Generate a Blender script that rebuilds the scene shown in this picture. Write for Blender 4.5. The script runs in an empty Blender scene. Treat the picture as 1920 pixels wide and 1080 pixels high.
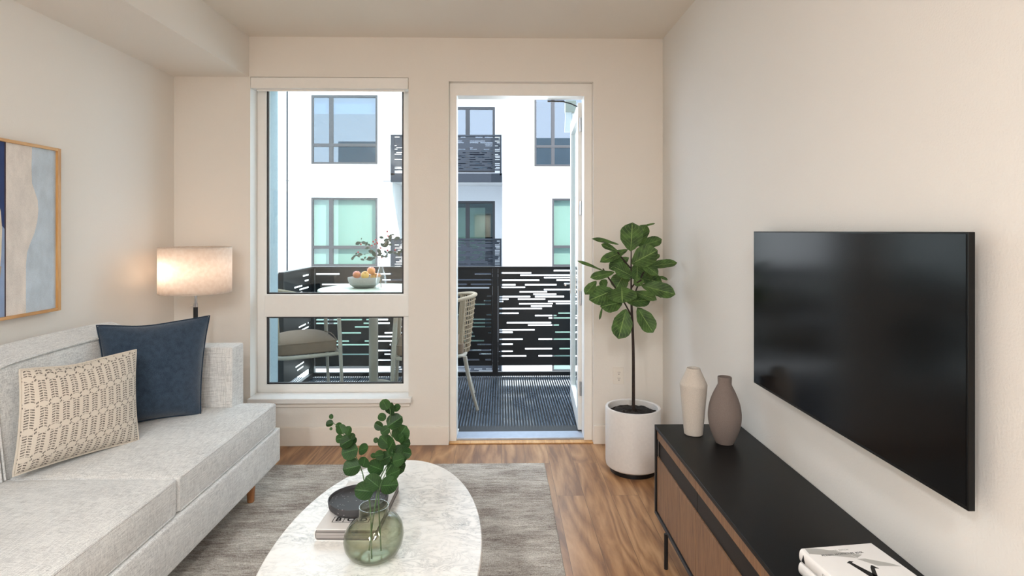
import bpy, bmesh, math, random
from mathutils import Vector, Matrix, Euler
random.seed(7)
R = math.radians
SC = bpy.context.scene
COL = SC.collection

# ------------------------------------------------------------------ camera, world, light, exposure
F = 1089.0; YAW = .018; EYE = 1.465
cam_d = bpy.data.cameras.new('camera'); cam = bpy.data.objects.new('camera', cam_d); COL.objects.link(cam)
cam.location = (0, 0, EYE); cam.rotation_euler = (R(90), 0, -YAW)
cam_d.sensor_width = 36; cam_d.lens = F / 1920 * 36; cam_d.shift_y = -107 / 1920
cam_d.clip_start = .05; cam_d.clip_end = 200
SC.camera = cam

w = bpy.data.worlds.new('sky'); SC.world = w; w.use_nodes = True
bg = w.node_tree.nodes['Background']
bg.inputs[0].default_value = (.72, .85, 1.0, 1); bg.inputs[1].default_value = 4.4

sun_d = bpy.data.lights.new('sun', 'SUN'); sun_d.energy = 9.0; sun_d.angle = R(.6); sun_d.color = (1, .97, .92)
sun = bpy.data.objects.new('sun', sun_d); COL.objects.link(sun)
sun.rotation_euler = Vector((-.55, .60, -.62)).to_track_quat('-Z', 'Y').to_euler()
sun.location = (6, -6, 14)

SC.view_settings.view_transform = 'Standard'; SC.view_settings.look = 'None'
SC.view_settings.exposure = 0.26; SC.view_settings.gamma = 1.0
SC.view_settings.use_curve_mapping = False
try:
    SC.cycles.use_denoising = True
    SC.cycles.max_bounces = 12; SC.cycles.diffuse_bounces = 6; SC.cycles.transparent_max_bounces = 16
    SC.cycles.sample_clamp_indirect = 6
    SC.cycles.caustics_reflective = False; SC.cycles.caustics_refractive = False
except Exception: pass
FILL_W = 46.0      # watts of each added fill lamp under the ceiling
BULB_W = 2.6

def at(x, y, Y=None, Z=None, X=None):
    """pixel of the 1920x1080 frame -> point at depth Y, height Z or side X"""
    a = (x - 960) / F; b = (433 - y) / F
    d = Vector((math.cos(YAW) * a + math.sin(YAW), math.cos(YAW) - math.sin(YAW) * a, b))
    t = Y / d.y if Y is not None else ((Z - EYE) / d.z if Z is not None else X / d.x)
    return Vector((0, 0, EYE)) + d * t

# ------------------------------------------------------------------ materials
def srgb(h):
    h = h.lstrip('#'); v = [int(h[i:i + 2], 16) / 255 for i in (0, 2, 4)]
    return tuple(c / 12.92 if c <= .04045 else ((c + .055) / 1.055) ** 2.4 for c in v) + (1,)
class NT:
    def __init__(s, name):
        s.m = bpy.data.materials.new(name); s.m.use_nodes = True
        s.t = s.m.node_tree; s.n = s.t.nodes; s.b = s.n['Principled BSDF']; s.out = s.n['Material Output']
    def add(s, typ, **k):
        nd = s.n.new(typ)
        for a, v in k.items(): setattr(nd, a, v)
        return nd
    def link(s, a, b): s.t.links.new(a, b)
    def coord(s, scale=(1, 1, 1), rot=(0, 0, 0), loc=(0, 0, 0)):
        tc = s.add('ShaderNodeTexCoord'); mp = s.add('ShaderNodeMapping')
        mp.inputs['Scale'].default_value = scale; mp.inputs['Rotation'].default_value = rot; mp.inputs['Location'].default_value = loc
        s.link(tc.outputs['Object'], mp.inputs['Vector']); return mp.outputs[0]
    def noise(s, vec, scale, detail=3, rough=.5, dist=0):
        nd = s.add('ShaderNodeTexNoise'); s.link(vec, nd.inputs['Vector'])
        nd.inputs['Scale'].default_value = scale; nd.inputs['Detail'].default_value = detail
        nd.inputs['Roughness'].default_value = rough; nd.inputs['Distortion'].default_value = dist
        return nd.outputs['Fac']
    def ramp(s, fac, stops, interp='LINEAR'):
        nd = s.add('ShaderNodeValToRGB'); nd.color_ramp.interpolation = interp
        e = nd.color_ramp.elements
        while len(e) < len(stops): e.new(.5)
        for i, (p, c) in enumerate(stops): e[i].position = p; e[i].color = c if len(c) == 4 else tuple(c) + (1,)
        s.link(fac, nd.inputs[0]); return nd.outputs[0]
    def math(s, op, a, b=None):
        nd = s.add('ShaderNodeMath', operation=op)
        for i, v in enumerate((a, b)):
            if v is None: continue
            if isinstance(v, (int, float)): nd.inputs[i].default_value = v
            else: s.link(v, nd.inputs[i])
        return nd.outputs[0]
    def mix(s, fac, a, b, mode='MIX'):
        nd = s.add('ShaderNodeMix', data_type='RGBA', blend_type=mode)
        for i, v in ((0, fac), (6, a), (7, b)):
            if isinstance(v, (int, float)): nd.inputs[i].default_value = v
            elif isinstance(v, tuple): nd.inputs[i].default_value = v
            else: s.link(v, nd.inputs[i])
        return nd.outputs[2]
    def bump(s, h, strength=.3, dist=.01):
        nd = s.add('ShaderNodeBump'); nd.inputs['Strength'].default_value = strength; nd.inputs['Distance'].default_value = dist
        s.link(h, nd.inputs['Height']); s.link(nd.outputs[0], s.b.inputs['Normal'])
    def set(s, **k):
        nm = dict(color='Base Color', rough='Roughness', metal='Metallic', spec='Specular IOR Level', trans='Transmission Weight', ior='IOR',
                  emit='Emission Strength', ecolor='Emission Color', coat='Coat Weight', sheen='Sheen Weight')
        for a, v in k.items():
            i = s.b.inputs[nm[a]]
            if isinstance(v, (int, float, tuple)): i.default_value = v
            else: s.link(v, i)
        return s

def plain(name, hexc, rough=.5, metal=0, var=.04, scale=30, bump=0, bscale=200, spec=.5):
    s = NT(name); c = s.coord(); base = srgb(hexc)
    f = s.noise(c, scale, 3)
    lo = tuple(v * (1 - var) for v in base[:3]); hi = tuple(min(1, v * (1 + var)) for v in base[:3])
    s.set(color=s.ramp(f, [(.3, lo), (.7, hi)]), rough=rough, metal=metal, spec=spec)
    if bump: s.bump(s.noise(c, bscale, 2), bump, .002)
    return s.m

M = {}
def wallmat(name, hexc, b=.35):
    s = NT(name); c = s.coord()
    s.set(color=srgb(hexc), rough=.62, spec=.25)
    s.bump(s.noise(c, 150, 2, .5), b, .0025)
    return s.m
M['wall'] = wallmat('painted plaster', '#E4DFD8', .22)
M['wallR'] = wallmat('orange peel plaster', '#DFDCD7', .3)
M['ceil'] = wallmat('ceiling paint', '#E4DDD3', .15)
M['trim'] = plain('trim paint', '#E9E2D9', .4, var=.01)
M['frame'] = plain('white vinyl', '#ECEAE6', .3, var=.01)
M['threshold'] = plain('threshold metal', '#AEB8C8', .35, .6, var=.05)
M['black'] = plain('black metal', '#131315', .42, .2, var=.1)
M['blackwood'] = plain('matt black lacquer', '#0B0B0B', .42, var=.1, spec=.22)
M['rail'] = plain('black powder coat', '#0B0B0D', .45, .1, var=.1)
M['railblue'] = plain('dark powder coat', '#20242C', .35, .1, var=.1)
M['chrome'] = plain('chrome', '#C8C8CA', .15, 1, var=.02)
M['stucco'] = plain('white stucco', '#EDEDEC', .8, var=.02, bump=.1)
M['cream'] = plain('cream stucco', '#B5B3A4', .8, var=.02, bump=.1)
M['greystucco'] = plain('grey stucco', '#C9CBCE', .8, var=.02)
M['exterior'] = plain('blue grey cladding', '#8F9FA6', .7, var=.06, scale=60)
M['winframe'] = plain('dark bronze frame', '#3B3A3C', .45, .2, var=.05)
M['blind'] = plain('white roller fabric', '#B8BAB5', .8, var=.01)
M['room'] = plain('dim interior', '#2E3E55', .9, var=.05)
M['white_table'] = plain('ivory lacquer', '#C9C8B2', .35, var=.01)
M['taupe_frame'] = plain('taupe powder coat', '#A39A8B', .5, var=.04)
M['rope'] = plain('taupe rope', '#A09078', .8, var=.15, scale=200, bump=.4, bscale=500)
M['taupe_cushion'] = plain('taupe outdoor fabric', '#77624F', .9, var=.12, scale=120, bump=.4, bscale=600)
M['concrete'] = plain('grey ceramic', '#8D8A85', .7, var=.08, scale=80)
M['soil'] = plain('potting soil', '#1E1611', .95, var=.5, scale=90, bump=1, bscale=150)
M['pot'] = plain('white fibre clay', '#DAD6D3', .55, var=.03, scale=60, bump=.15, bscale=180)
M['trunk'] = plain('dark bark', '#2E211B', .8, var=.3, scale=60, bump=.4, bscale=120)
M['stem'] = plain('green stem', '#3E5B34', .5, var=.2)
M['twig'] = plain('brown twig', '#5A4A30', .7, var=.3)
M['berry'] = plain('red berry', '#A8141C', .3, var=.1)
M['vase_light'] = plain('sand textured ceramic', '#B9B0A6', .85, var=.07, scale=250, bump=.5, bscale=330)
M['vase_dark'] = plain('taupe textured ceramic', '#6F635D', .85, var=.07, scale=250, bump=.5, bscale=330)
M['paper'] = plain('white book cover', '#DEDCDA', .5, var=.01)
M['grey_print'] = plain('grey print', '#A9A8A4', .5, var=.02)
M['ink'] = plain('black ink', '#101010', .5, var=.02)
M['outlet'] = plain('outlet plastic', '#E4DDD3', .35, var=.01)
M['hole'] = plain('dark slot', '#15100C', .8)
M['oak'] = None
M['sill'] = plain('sill paint', '#E6E4E2', .22, var=.01)
M['bulb'] = plain('frosted bulb', '#FFF4E0', .3)

def pages():
    s = NT('page edges'); c = s.coord((1, 1, 160))
    f = s.noise(c, 1.5, 2)
    s.set(color=s.ramp(f, [(.38, srgb('#55504F')), (.62, srgb('#A5A09D'))]), rough=.8); return s.m
M['pages'] = pages()

def wood(name, dark, mid, light, axis='Y', scale=1.0, rough=.45):
    s = NT(name)
    sc = {'X': (.09, 1, 1), 'Y': (1, .09, 1), 'Z': (1, 1, .09)}[axis]
    c = s.coord(tuple(v * scale for v in sc))
    g = s.noise(c, 26, 5, .6, .8); g2 = s.noise(c, 140, 3, .6)
    f = s.math('ADD', s.math('MULTIPLY', g, .7), s.math('MULTIPLY', g2, .3))
    s.set(color=s.ramp(f, [(.32, srgb(dark)), (.5, srgb(mid)), (.68, srgb(light))]), rough=rough)
    s.bump(g2, .12, .001); return s.m
M['oak'] = wood('light oak', '#A8753F', '#C4935A', '#D6AA72', 'Z', 1.2)
M['oakY'] = wood('light oak rail', '#A8753F', '#C4935A', '#D6AA72', 'Y', 1.2)
M['walnut'] = wood('brown oak veneer', '#5E412B', '#7F5D41', '#926E4F', 'Z', 2.2)
M['legwood'] = wood('sofa leg wood', '#8A5A38', '#A9744B', '#BC8A60', 'Z', 2)

def floor_mat():
    s = NT('oak plank floor')
    tc = s.add('ShaderNodeTexCoord'); sep = s.add('ShaderNodeSeparateXYZ'); s.link(tc.outputs['Object'], sep.inputs[0])
    com = s.add('ShaderNodeCombineXYZ'); s.link(sep.outputs[1], com.inputs[0]); s.link(sep.outputs[0], com.inputs[1])
    br = s.add('ShaderNodeTexBrick'); s.link(com.outputs[0], br.inputs['Vector'])
    br.offset = .37; br.inputs['Scale'].default_value = 1
    br.inputs['Brick Width'].default_value = 1.22; br.inputs['Row Height'].default_value = .152
    br.inputs['Mortar Size'].default_value = .0012; br.inputs['Mortar Smooth'].default_value = .1; br.inputs['Bias'].default_value = 0
    br.inputs['Color1'].default_value = (0, 0, 0, 1); br.inputs['Color2'].default_value = (1, 1, 1, 1); br.inputs['Mortar'].default_value = (.5, .5, .5, 1)
    rnd = s.add('ShaderNodeRGBToBW'); s.link(br.outputs['Color'], rnd.inputs[0])
    # grain coordinates shifted per plank
    off = s.math('MULTIPLY', rnd.outputs[0], 37.0)
    gx = s.math('ADD', sep.outputs[0], off); gy = s.math('MULTIPLY', sep.outputs[1], .13)
    gc = s.add('ShaderNodeCombineXYZ'); s.link(gx, gc.inputs[0]); s.link(gy, gc.inputs[1]); s.link(off, gc.inputs[2])
    g1 = s.noise(gc.outputs[0], 9, 6, .62, 1.6)
    g2 = s.noise(gc.outputs[0], 75, 4, .6, .3)
    rings = s.math('FRACT', s.math('MULTIPLY', s.noise(gc.outputs[0], 4.5, 2, .45, .6), 9.0))
    rings = s.math('ABSOLUTE', s.math('SUBTRACT', rings, .5))
    f = s.math('ADD', s.math('MULTIPLY', g1, .62), s.math('MULTIPLY', g2, .16))
    f = s.math('ADD', f, s.math('MULTIPLY', rings, .38))
    f = s.math('ADD', f, s.math('MULTIPLY', s.math('SUBTRACT', rnd.outputs[0], .5), .10))
    col = s.ramp(f, [(.35, srgb('#7C573C')), (.46, srgb('#986E4B')), (.56, srgb('#AC825B')), (.66, srgb('#B98F68')), (.78, srgb('#C39B74'))])
    kn = s.noise(gc.outputs[0], 3.2, 2, .4, .2)
    col = s.mix(s.ramp(kn, [(.66, (0, 0, 0)), (.74, (.8, .8, .8))]), col, srgb('#5C3D2A'))
    col = s.mix(br.outputs['Fac'], col, srgb('#6E5138'))
    s.set(color=col, rough=.30, spec=.45)
    s.bump(s.math('ADD', g2, s.math('MULTIPLY', br.outputs['Fac'], -1.0)), .12, .001)
    return s.m
M['floor'] = floor_mat()

def sofa_mat():
    s = NT('light grey woven linen'); c = s.coord()
    a = s.noise(s.coord((24, 420, 420)), 1, 2, .5)
    b = s.noise(s.coord((420, 24, 420)), 1, 2, .5)
    v = s.noise(s.coord((420, 420, 20)), 1, 2, .5)
    big = s.noise(c, 6, 3)
    f = s.math('ADD', s.math('MULTIPLY', a, .34), s.math('MULTIPLY', b, .33))
    f = s.math('ADD', f, s.math('MULTIPLY', v, .33))
    f = s.math('ADD', f, s.math('MULTIPLY', s.math('SUBTRACT', big, .5), .12))
    s.set(color=s.ramp(f, [(.40, srgb('#B2B2B2')), (.49, srgb('#D0D0CF')), (.58, srgb('#E5E5E3'))]), rough=.95, spec=.1, sheen=.15)
    s.bump(f, .35, .002); return s.m
M['sofa'] = sofa_mat()
def fabric(name, lo, hi, sc=500):
    s = NT(name); a = s.noise(s.coord(), sc, 3, .6); b = s.noise(s.coord(), 40, 3)
    f = s.math('ADD', s.math('MULTIPLY', a, .7), s.math('MULTIPLY', b, .3))
    s.set(color=s.ramp(f, [(.38, srgb(lo)), (.62, srgb(hi))]), rough=.95, spec=.1, sheen=.3)
    s.bump(a, .5, .002); return s.m
M['navy'] = fabric('navy woven cotton', '#283545', '#3E4E60')
M['navy_piping'] = fabric('navy piping', '#1E2B3A', '#2C3C4E')

def pattern_mat():
    """block print: columns of small chevrons broken by diagonal rows of ovals; UV from the cushion"""
    s = NT('block printed linen')
    uv = s.add('ShaderNodeUVMap'); sep = s.add('ShaderNodeSeparateXYZ'); s.link(uv.outputs[0], sep.inputs[0])
    u, v = sep.outputs[0], sep.outputs[1]
    wob = s.math('MULTIPLY', s.math('SUBTRACT', s.noise(uv.outputs[0], 14, 2), .5), .012)
    u = s.math('ADD', u, wob)
    U = s.math('MULTIPLY', u, 13.0)
    cu = s.math('SUBTRACT', s.math('FRACT', U), .5)             # -.5.. .5 in column
    au = s.math('ABSOLUTE', cu)
    chev = s.math('FRACT', s.math('ADD', s.math('MULTIPLY', v, 40.0), s.math('MULTIPLY', au, 1.3)))
    line = s.math('LESS_THAN', chev, .5)
    incol = s.math('LESS_THAN', au, .31)
    notmid = s.math('GREATER_THAN', au, .035)
    pr = s.math('MULTIPLY', s.math('MULTIPLY', line, incol), notmid)
    # oval rows
    colid = s.math('FLOOR', U)
    W = s.math('SUBTRACT', s.math('MULTIPLY', v, 3.9), s.math('MULTIPLY', colid, .035))
    cw = s.math('SUBTRACT', s.math('FRACT', W), .5)
    acw = s.math('ABSOLUTE', cw)
    ell = s.math('ADD', s.math('MULTIPLY', s.math('MULTIPLY', cu, cu), 6.5), s.math('MULTIPLY', s.math('MULTIPLY', cw, cw), 90.0))
    oval = s.math('LESS_THAN', ell, 1.0)
    gap = s.math('LESS_THAN', acw, .09)
    pr = s.math('MULTIPLY', pr, s.math('SUBTRACT', 1.0, s.math('MAXIMUM', oval, gap)))
    ring = s.math('MULTIPLY', s.math('MULTIPLY', s.math('GREATER_THAN', ell, 1.05), s.math('LESS_THAN', ell, 1.6)), s.math('MULTIPLY', gap, incol))
    dots = s.math('MULTIPLY', s.math('GREATER_THAN', au, .40), s.math('MULTIPLY', s.math('LESS_THAN', acw, .10), s.math('GREATER_THAN', acw, .03)))
    pr = s.math('MAXIMUM', s.math('MAXIMUM', pr, ring), dots)
    fade = s.ramp(s.noise(uv.outputs[0], 60, 3, .7), [(.34, (.15, .15, .15)), (.5, (.95, .95, .95))])
    fac = s.math('MULTIPLY', pr, fade)
    s.set(color=s.mix(fac, srgb('#CFC5B8'), srgb('#5C5550')), rough=.95, spec=.1)
    s.bump(s.noise(s.coord(), 600, 2), .4, .002); return s.m
M['print'] = pattern_mat()

def rug_mat():
    s = NT('distressed grey brown rug')
    st = s.noise(s.coord((10.0, 64, 1)), 1, 5, .72, .2)
    big = s.noise(s.coord((2.2, 5, 1)), 1.2, 5, .65)
    weave = s.noise(s.coord((240, 100, 1)), 1, 2, .6)
    w2 = s.noise(s.coord((70, 260, 1)), 1, 2, .6)
    f = s.math('ADD', s.math('MULTIPLY', st, .30), s.math('MULTIPLY', big, .34))
    f = s.math('ADD', f, s.math('MULTIPLY', weave, .24)); f = s.math('ADD', f, s.math('MULTIPLY', w2, .20))
    s.set(color=s.ramp(f, [(.42, srgb('#685C59')), (.49, srgb('#91877F')), (.56, srgb('#B4ADA4')), (.65, srgb('#DAD5CC'))]), rough=.95, spec=.1)
    s.bump(s.math('ADD', weave, w2), .5, .004); return s.m
M['rug'] = rug_mat()

def marble_mat():
    s = NT('white carrara marble')
    c = s.coord((1, 1.8, 1), rot=(0, 0, .5))
    a = s.noise(c, 9, 8, .66, 1.2); b = s.noise(c, 30, 6, .7, .8); big = s.noise(c, 3, 3, .5, .5)
    v = s.math('ABSOLUTE', s.math('SUBTRACT', a, .5))
    f1 = s.ramp(v, [(.0, (.55, .55, .55)), (.03, (.16, .16, .16)), (.09, (0, 0, 0))])
    f2 = s.ramp(b, [(.55, (0, 0, 0)), (.72, (.6, .6, .6))])
    fac = s.math('MULTIPLY', s.math('ADD', f1, f2), s.ramp(big, [(.35, (.25, .25, .25)), (.62, (1, 1, 1))]))
    s.set(color=s.mix(fac, srgb('#EEEDEA'), srgb('#7E8383')), rough=.30, spec=.4)
    return s.m
M['marble'] = marble_mat()

def speckle():
    s = NT('speckled black stoneware')
    v = s.add('ShaderNodeTexVoronoi'); s.link(s.coord(), v.inputs['Vector']); v.inputs['Scale'].default_value = 130
    k = s.math('LESS_THAN', v.outputs['Distance'], .2)
    bw = s.add('ShaderNodeRGBToBW'); s.link(v.outputs['Color'], bw.inputs[0])
    k = s.math('MULTIPLY', k, s.math('GREATER_THAN', bw.outputs[0], .66))
    s.set(color=s.mix(k, srgb('#353538'), srgb('#A8A8A8')), rough=.6); s.bump(s.noise(s.coord(), 300, 2), .2, .001); return s.m
M['speckle'] = speckle()

def leaf_mat(name, dark, light, vein):
    """UV: u along the leaf, v across (-1..1 mapped to 0..1)"""
    s = NT(name); uv = s.add('ShaderNodeUVMap'); sep = s.add('ShaderNodeSeparateXYZ'); s.link(uv.outputs[0], sep.inputs[0])
    av = s.math('ABSOLUTE', s.math('SUBTRACT', sep.outputs[1], .5))
    mid = s.math('LESS_THAN', av, .018)
    side = s.math('FRACT', s.math('SUBTRACT', s.math('MULTIPLY', sep.outputs[0], 7.0), s.math('MULTIPLY', av, 5.0)))
    sv = s.math('LESS_THAN', side, .09)
    k = s.math('MAXIMUM', mid, s.math('MULTIPLY', sv, .55))
    n = s.noise(s.coord(), 22, 4)
    col = s.mix(k, s.ramp(n, [(.35, srgb(dark)), (.65, srgb(light))]), srgb(vein))
    s.set(color=col, rough=.5, spec=.25)
    s.bump(s.math('SUBTRACT', s.noise(s.coord(), 60, 2), k), .4, .003)
    tr = s.add('ShaderNodeBsdfTranslucent'); s.link(col, tr.inputs[0])
    ms = s.add('ShaderNodeMixShader'); ms.inputs[0].default_value = .2
    s.link(s.b.outputs[0], ms.inputs[1]); s.link(tr.outputs[0], ms.inputs[2]); s.link(ms.outputs[0], s.out.inputs[0])
    return s.m
M['fig'] = leaf_mat('fig leaf', '#364C2B', '#55733C', '#86A05E')
M['euc'] = leaf_mat('eucalyptus leaf', '#1A3216', '#294A20', '#446638')
M['holly'] = leaf_mat('small dark leaf', '#1B2A1E', '#2C4030', '#3E5040')

def glass_thin(name, tint, refl=.12, rough=0.0, gcol=(1, 1, 1, 1), edge=None):
    s = NT(name); s.n.remove(s.b)
    t = s.add('ShaderNodeBsdfTransparent'); t.inputs[0].default_value = tint
    g = s.add('ShaderNodeBsdfGlossy'); g.inputs['Roughness'].default_value = rough; g.inputs[0].default_value = gcol
    fr = s.add('ShaderNodeLayerWeight'); fr.inputs[0].default_value = .5
    fac = s.math('ADD', s.math('MULTIPLY', s.math('POWER', fr.outputs['Facing'], 4.0), .75), .035 + refl)
    if edge: s.link(s.mix(s.math('POWER', fr.outputs['Facing'], 2.2), tint, edge), t.inputs[0])
    mx = s.add('ShaderNodeMixShader'); s.link(fac, mx.inputs[0]); s.link(t.outputs[0], mx.inputs[1]); s.link(g.outputs[0], mx.inputs[2])
    s.link(mx.outputs[0], s.out.inputs[0]); return s.m
M['glass'] = glass_thin('clear window glass', (.93, .97, .96, 1), .0)
M['glass_mint'] = glass_thin('green tinted glass', (.74, .83, .80, 1), .02)
M['glass_blue'] = glass_thin('blue reflecting glass', (.50, .60, .72, 1), .09)
M['glass_vase_out'] = glass_thin('clear vase glass', (.985, .99, .99, 1), .0)
def solid_glass():
    s = NT('olive green blown glass'); s.set(color=(.80, .87, .74, 1), rough=.0, ior=1.45, trans=1.0)
    lp = None
    va = s.add('ShaderNodeVolumeAbsorption'); va.inputs[0].default_value = (.55, .66, .42, 1); va.inputs[1].default_value = 14
    s.link(va.outputs[0], s.out.inputs['Volume']); return s.m
M['olive_glass'] = glass_thin('smoky green glass', (.88, .895, .84, 1), .0, edge=(.36, .40, .30, 1))

def screen():
    s = NT('tv screen glass'); s.set(color=srgb('#0A0A0B'), rough=.16, spec=.12); return s.m
M['screen'] = screen()
def shade():
    s = NT('linen lamp shade'); s.n.remove(s.b)
    c = s.ramp(s.noise(s.coord(), 45, 4), [(.3, srgb('#EADFD5')), (.7, srgb('#F4ECE4'))])
    d = s.add('ShaderNodeBsdfDiffuse'); t = s.add('ShaderNodeBsdfTranslucent'); s.link(c, d.inputs[0]); s.link(c, t.inputs[0])
    mx = s.add('ShaderNodeMixShader'); mx.inputs[0].default_value = .5
    s.link(d.outputs[0], mx.inputs[1]); s.link(t.outputs[0], mx.inputs[2]); s.link(mx.outputs[0], s.out.inputs[0]); return s.m
M['shade'] = shade()
def deckmat():
    s = NT('ribbed dark deck'); c = s.coord()
    s.set(color=s.ramp(s.noise(c, 8, 4), [(.3, srgb('#59636F')), (.7, srgb('#727D8A'))]), rough=.10, spec=.7, metal=.3); return s.m
M['deck'] = deckmat()
M['deck_dark'] = plain('dark deck base', '#0A0D12', .5, var=.1)
def emis(name, col, st):
    s = NT(name); s.set(color=(.9, .9, .9, 1), ecolor=col, emit=st); return s.m
M['diffuser'] = emis('fill lamp diffuser', (1, .95, .88, 1), 3)  # glowing discs of the added fill lamps
M['bulb_on'] = emis('lit bulb', (1, .82, .6, 1), 12)
def fruit(name, a, b):
    s = NT(name); s.set(color=s.ramp(s.noise(s.coord((1, 1, .6)), 14, 3), [(.4, srgb(a)), (.6, srgb(b))]), rough=.35); return s.m
M['fruit_red'] = fruit('red apple skin', '#A33A2C', '#C9743A')
M['fruit_orange'] = fruit('orange peach skin', '#C4562C', '#DB8A3A')
M['fruit_yellow'] = fruit('yellow apple skin', '#C98A2C', '#E0B048')
PC = {'art_navy': '#2B3E6E', 'art_cream': '#DED6CF', 'art_pale': '#BFCBD6', 'art_ivory': '#D8CDBE', 'art_taupe': '#A79B8C', 'art_blue': '#8FA3C4', 'art_line': '#4A3A40'}
for k_, h_ in PC.items():
    s_ = NT(k_.replace('_', ' ') + ' paint'); b_ = srgb(h_); n_ = s_.noise(s_.coord((1, 1, .5)), 22, 4); n2_ = s_.noise(s_.coord(), 320, 2)
    s_.set(color=s_.ramp(s_.math('ADD', s_.math('MULTIPLY', n_, .6), s_.math('MULTIPLY', n2_, .4)),
                         [(.35, tuple(v * .86 for v in b_[:3])), (.65, tuple(min(1, v * 1.1) for v in b_[:3]))]), rough=.85)
    s_.bump(n2_, .6, .002); M[k_] = s_.m

# ------------------------------------------------------------------ mesh helpers
class MB:
    def __init__(s): s.v = []; s.f = []; s.mi = []; s.uv = {}; s.cur = 0
    def face(s, idx, uvs=None):
        s.f.append(tuple(idx)); s.mi.append(s.cur)
        if uvs: s.uv[len(s.f) - 1] = uvs
    def box(s, x0, x1, y0, y1, z0, z1):
        n = len(s.v)
        s.v += [Vector(p) for p in ((x0, y0, z0), (x1, y0, z0), (x1, y1, z0), (x0, y1, z0), (x0, y0, z1), (x1, y0, z1), (x1, y1, z1), (x0, y1, z1))]
        for q in ((0, 3, 2, 1), (4, 5, 6, 7), (0, 1, 5, 4), (1, 2, 6, 5), (2, 3, 7, 6), (3, 0, 4, 7)): s.face([n + i for i in q])
        return s
    def prism(s, poly, h0, h1, plane='XY', c=0):
        """poly of 2D points extruded between h0 and h1 along the third axis"""
        def mk(p, h):
            return Vector((p[0], p[1], h)) if plane == 'XY' else (Vector((p[0], h, p[1])) if plane == 'XZ' else Vector((h, p[0], p[1])))
        n = len(s.v); k = len(poly)
        s.v += [mk(p, h0) for p in poly] + [mk(p, h1) for p in poly]
        s.face([n + i for i in range(k)][::-1]); s.face([n + k + i for i in range(k)])
        for i in range(k): s.face([n + i, n + (i + 1) % k, n + k + (i + 1) % k, n + k + i])
        return s
    def lathe(s, prof, c=(0, 0, 0), seg=40, cap0=True, cap1=False, sx=1, sy=1):
        n = len(s.v); c = Vector(c)
        for r, z in prof:
            for i in range(seg):
                a = 2 * math.pi * i / seg; s.v.append(c + Vector((r * sx * math.cos(a), r * sy * math.sin(a), z)))
        for j in range(len(prof) - 1):
            for i in range(seg):
                i2 = (i + 1) % seg
                s.face([n + j * seg + i, n + j * seg + i2, n + (j + 1) * seg + i2, n + (j + 1) * seg + i])
        if cap0: s.face([n + i for i in range(seg)][::-1])
        if cap1: s.face([n + (len(prof) - 1) * seg + i for i in range(seg)])
        return s
    def tube(s, pts, r, seg=8, cap=True, closed=False):
        pts = [Vector(p) for p in pts]; n = len(s.v); k = len(pts)
        rs = r if isinstance(r, (list, tuple)) else [r] * k
        up = None
        for i, p in enumerate(pts):
            if closed: t = (pts[(i + 1) % k] - pts[i - 1])
            else: t = pts[min(i + 1, k - 1)] - pts[max(i - 1, 0)]
            t.normalize()
            if up is None: up = Vector((0, 0, 1)) if abs(t.z) < .9 else Vector((1, 0, 0))
            a = t.cross(up)
            if a.length < 1e-4: up = Vector((0, 1, 0)); a = t.cross(up)
            a.normalize(); b = a.cross(t).normalized(); up = b
            for j in range(seg):
                an = 2 * math.pi * j / seg; s.v.append(p + (a * math.cos(an) + b * math.sin(an)) * rs[i])
        for i in range(k if closed else k - 1):
            i2 = (i + 1) % k
            for j in range(seg):
                j2 = (j + 1) % seg
                s.face([n + i * seg + j, n + i * seg + j2, n + i2 * seg + j2, n + i2 * seg + j])
        if cap and not closed:
            s.face([n + j for j in range(seg)][::-1]); s.face([n + (k - 1) * seg + j for j in range(seg)])
        return s
    def cyl(s, p0, p1, r0, r1=None, seg=16): return s.tube([p0, p1], [r0, r0 if r1 is None else r1], seg)
    def ball(s, c, r, seg=14, sz=1.0):
        pr = [(max(1e-4, r * math.sin(math.pi * i / seg)), -r * sz * math.cos(math.pi * i / seg)) for i in range(seg + 1)]
        return s.lathe(pr, c, seg * 2, cap0=False)
    def cells(s, xs, ys, zs, inside):
        """closed shell of the grid cells for which inside(i,j,k)"""
        I, J, K = len(xs) - 1, len(ys) - 1, len(zs) - 1
        idx = {}
        def vid(i, j, k):
            if (i, j, k) not in idx: idx[(i, j, k)] = len(s.v); s.v.append(Vector((xs[i], ys[j], zs[k])))
            return idx[(i, j, k)]
        def ins(i, j, k): return 0 <= i < I and 0 <= j < J and 0 <= k < K and inside(i, j, k)
        for i in range(I):
            for j in range(J):
                for k in range(K):
                    if not ins(i, j, k): continue
                    if not ins(i - 1, j, k): s.face([vid(i, j, k), vid(i, j, k + 1), vid(i, j + 1, k + 1), vid(i, j + 1, k)])
                    if not ins(i + 1, j, k): s.face([vid(i + 1, j, k), vid(i + 1, j + 1, k), vid(i + 1, j + 1, k + 1), vid(i + 1, j, k + 1)])
                    if not ins(i, j - 1, k): s.face([vid(i, j, k), vid(i + 1, j, k), vid(i + 1, j, k + 1), vid(i, j, k + 1)])
                    if not ins(i, j + 1, k): s.face([vid(i, j + 1, k), vid(i, j + 1, k + 1), vid(i + 1, j + 1, k + 1), vid(i + 1, j + 1, k)])
                    if not ins(i, j, k - 1): s.face([vid(i, j, k), vid(i, j + 1, k), vid(i + 1, j + 1, k), vid(i + 1, j, k)])
                    if not ins(i, j, k + 1): s.face([vid(i, j, k + 1), vid(i + 1, j, k + 1), vid(i + 1, j + 1, k + 1), vid(i, j + 1, k + 1)])
        return s
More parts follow.
